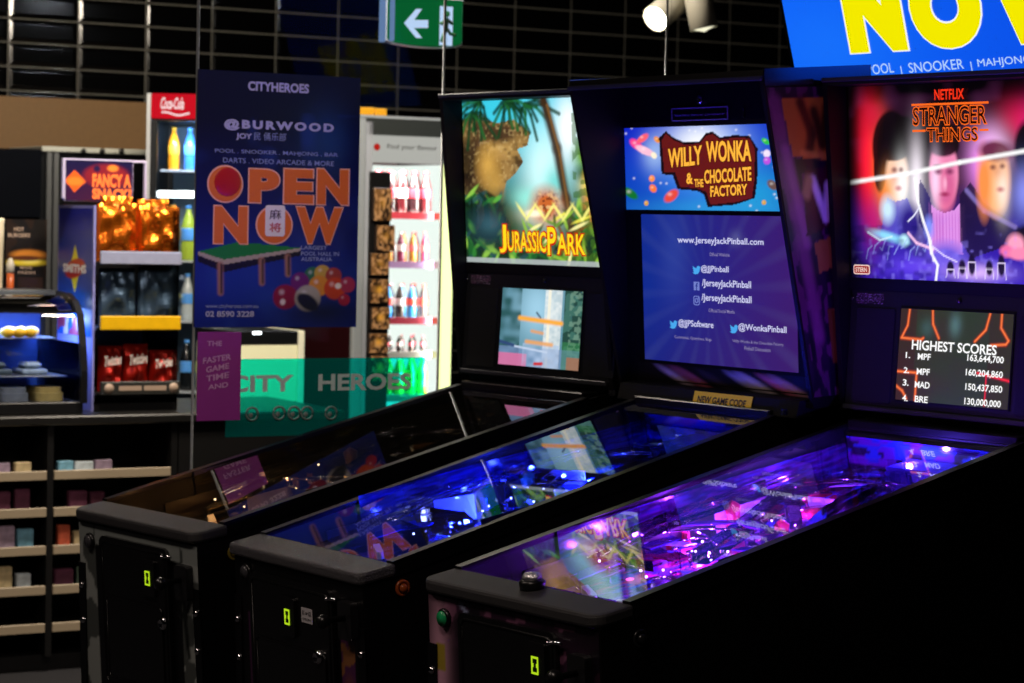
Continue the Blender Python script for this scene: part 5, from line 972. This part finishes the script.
for s, x0, x1, y0 in (('N', 852, 910, 53), ('O', 918, 989, 50), ('W', 999, 1090, 45)):
    for nm_, mt_, e, yy in (('letter_outline', ww_, 1.4, -.002), ('letter', yw, 0, -.004)): pletters(MB(), TV, s, (x0-e, y0+e), (x1+e, y0+e), 84+2*e, y=yy, yl=0, off=.085+e*.012).build(nm_, mt_, so)
m = MB()
for s, a, b in (('POOL', (869, 75), (895, 74)), ('SNOOKER', (910, 72.8), (965, 69.8)), ('MAHJONG', (979, 69), (1032, 66))): pletters(m, TV, s, a, b, 10, y=-.002, yl=0, off=.0, dz=.004)
for px, py in ((902, 70), (972, 66)): x, z = hit(TV, px, py+4); m.quad(x, z-.008, x+.003, z+.022, -.002)
m.build('lettering', vb, so)
MB().box((W*.45, .06, H*.3), (W*.55, .4, H*.5)).tube([(W*.5, .4, H*.4), (W*.5, .55, .95)], .02).build('mount', BLKM, r)
# ------------------------------------------------------------------ lights of the room, out of view, most of them added
area('unseen_ceiling_light', (.9, -1.6, ZC-.03), (.9, -1.6, 0), 1.2, .3, 24, 'ffe8d8')  # added ceiling light out of view, brightens the lockbars
area('unseen_ceiling_light', (-1.6, -1.9, ZC-.03), (-1.6, -1.9, 0), 1.2, .3, 24, 'ffe8d8')  # matching added light on the far side
c = CT @ Vector((0, -1.0, 0)); area('unseen_counter_light', (c.x, c.y, ZC-.05), CT @ Vector((.5, .3, 1.2)), .5, .2, 70, 'fff0dc')  # added light out of view, brightens the chip stand and counter
c = CT @ Vector((1.0, -.7, 0)); area('unseen_counter_light', (c.x, c.y, ZC-.05), CT @ Vector((1.2, .3, 1.2)), .5, .2, 60, 'fff0dc')  # second added light, brightens the cream cabinet
c = OV @ Vector((0, -1.4, 0)); area('unseen_kitchen_light', (c.x, c.y, ZC-.05), OV @ Vector((.2, .3, 1.7)), .6, .2, 40, 'fff0d0')  # added light out of view, lifts the oven panel and tan bulkhead
Pw = at(40, 50, 13.4); vv = ray(40, 50).normalized(); nn = Vector((math.cos(-.1443), math.sin(-.1443), 0)); rv = vv-2*vv.dot(nn)*nn; c = Pw+rv*3.4; area('unseen_kitchen_light', (c.x, c.y, ZC-.06), (c.x, c.y, 0), .16, .16, 14, 'eef4ff')
def spot(name, p, to, e, ang, col):
    l = bpy.data.lights.new(name, 'SPOT'); l.energy = e; l.spot_size = ang; l.spot_blend = .5; l.color = lin(col); l.shadow_soft_size = .04
    o = bpy.data.objects.new(name, l); COL.objects.link(o); o.location = p; o.rotation_euler = (Vector(to)-Vector(p)).to_track_quat('-Z', 'Y').to_euler()
pc = PO @ Vector((.3, 0, .4)); spot('poster_spot', PO @ Vector((-.4, -2.0, ZC-PO.translation.z-.1)), pc, 80, .7, 'fff0e0')
w = bpy.data.worlds.new('world'); S.world = w; w.use_nodes = True; w.node_tree.nodes['Background'].inputs[0].default_value = (.0008, .0009, .0012, 1)
S.view_settings.view_transform = 'Standard'; S.view_settings.look = 'None'; S.view_settings.exposure = 0; S.view_settings.gamma = 1; S.view_settings.use_curve_mapping = False
S.cycles.use_denoising = True; S.cycles.max_bounces = 10; S.cycles.transparent_max_bounces = 24; S.cycles.sample_clamp_indirect = 6
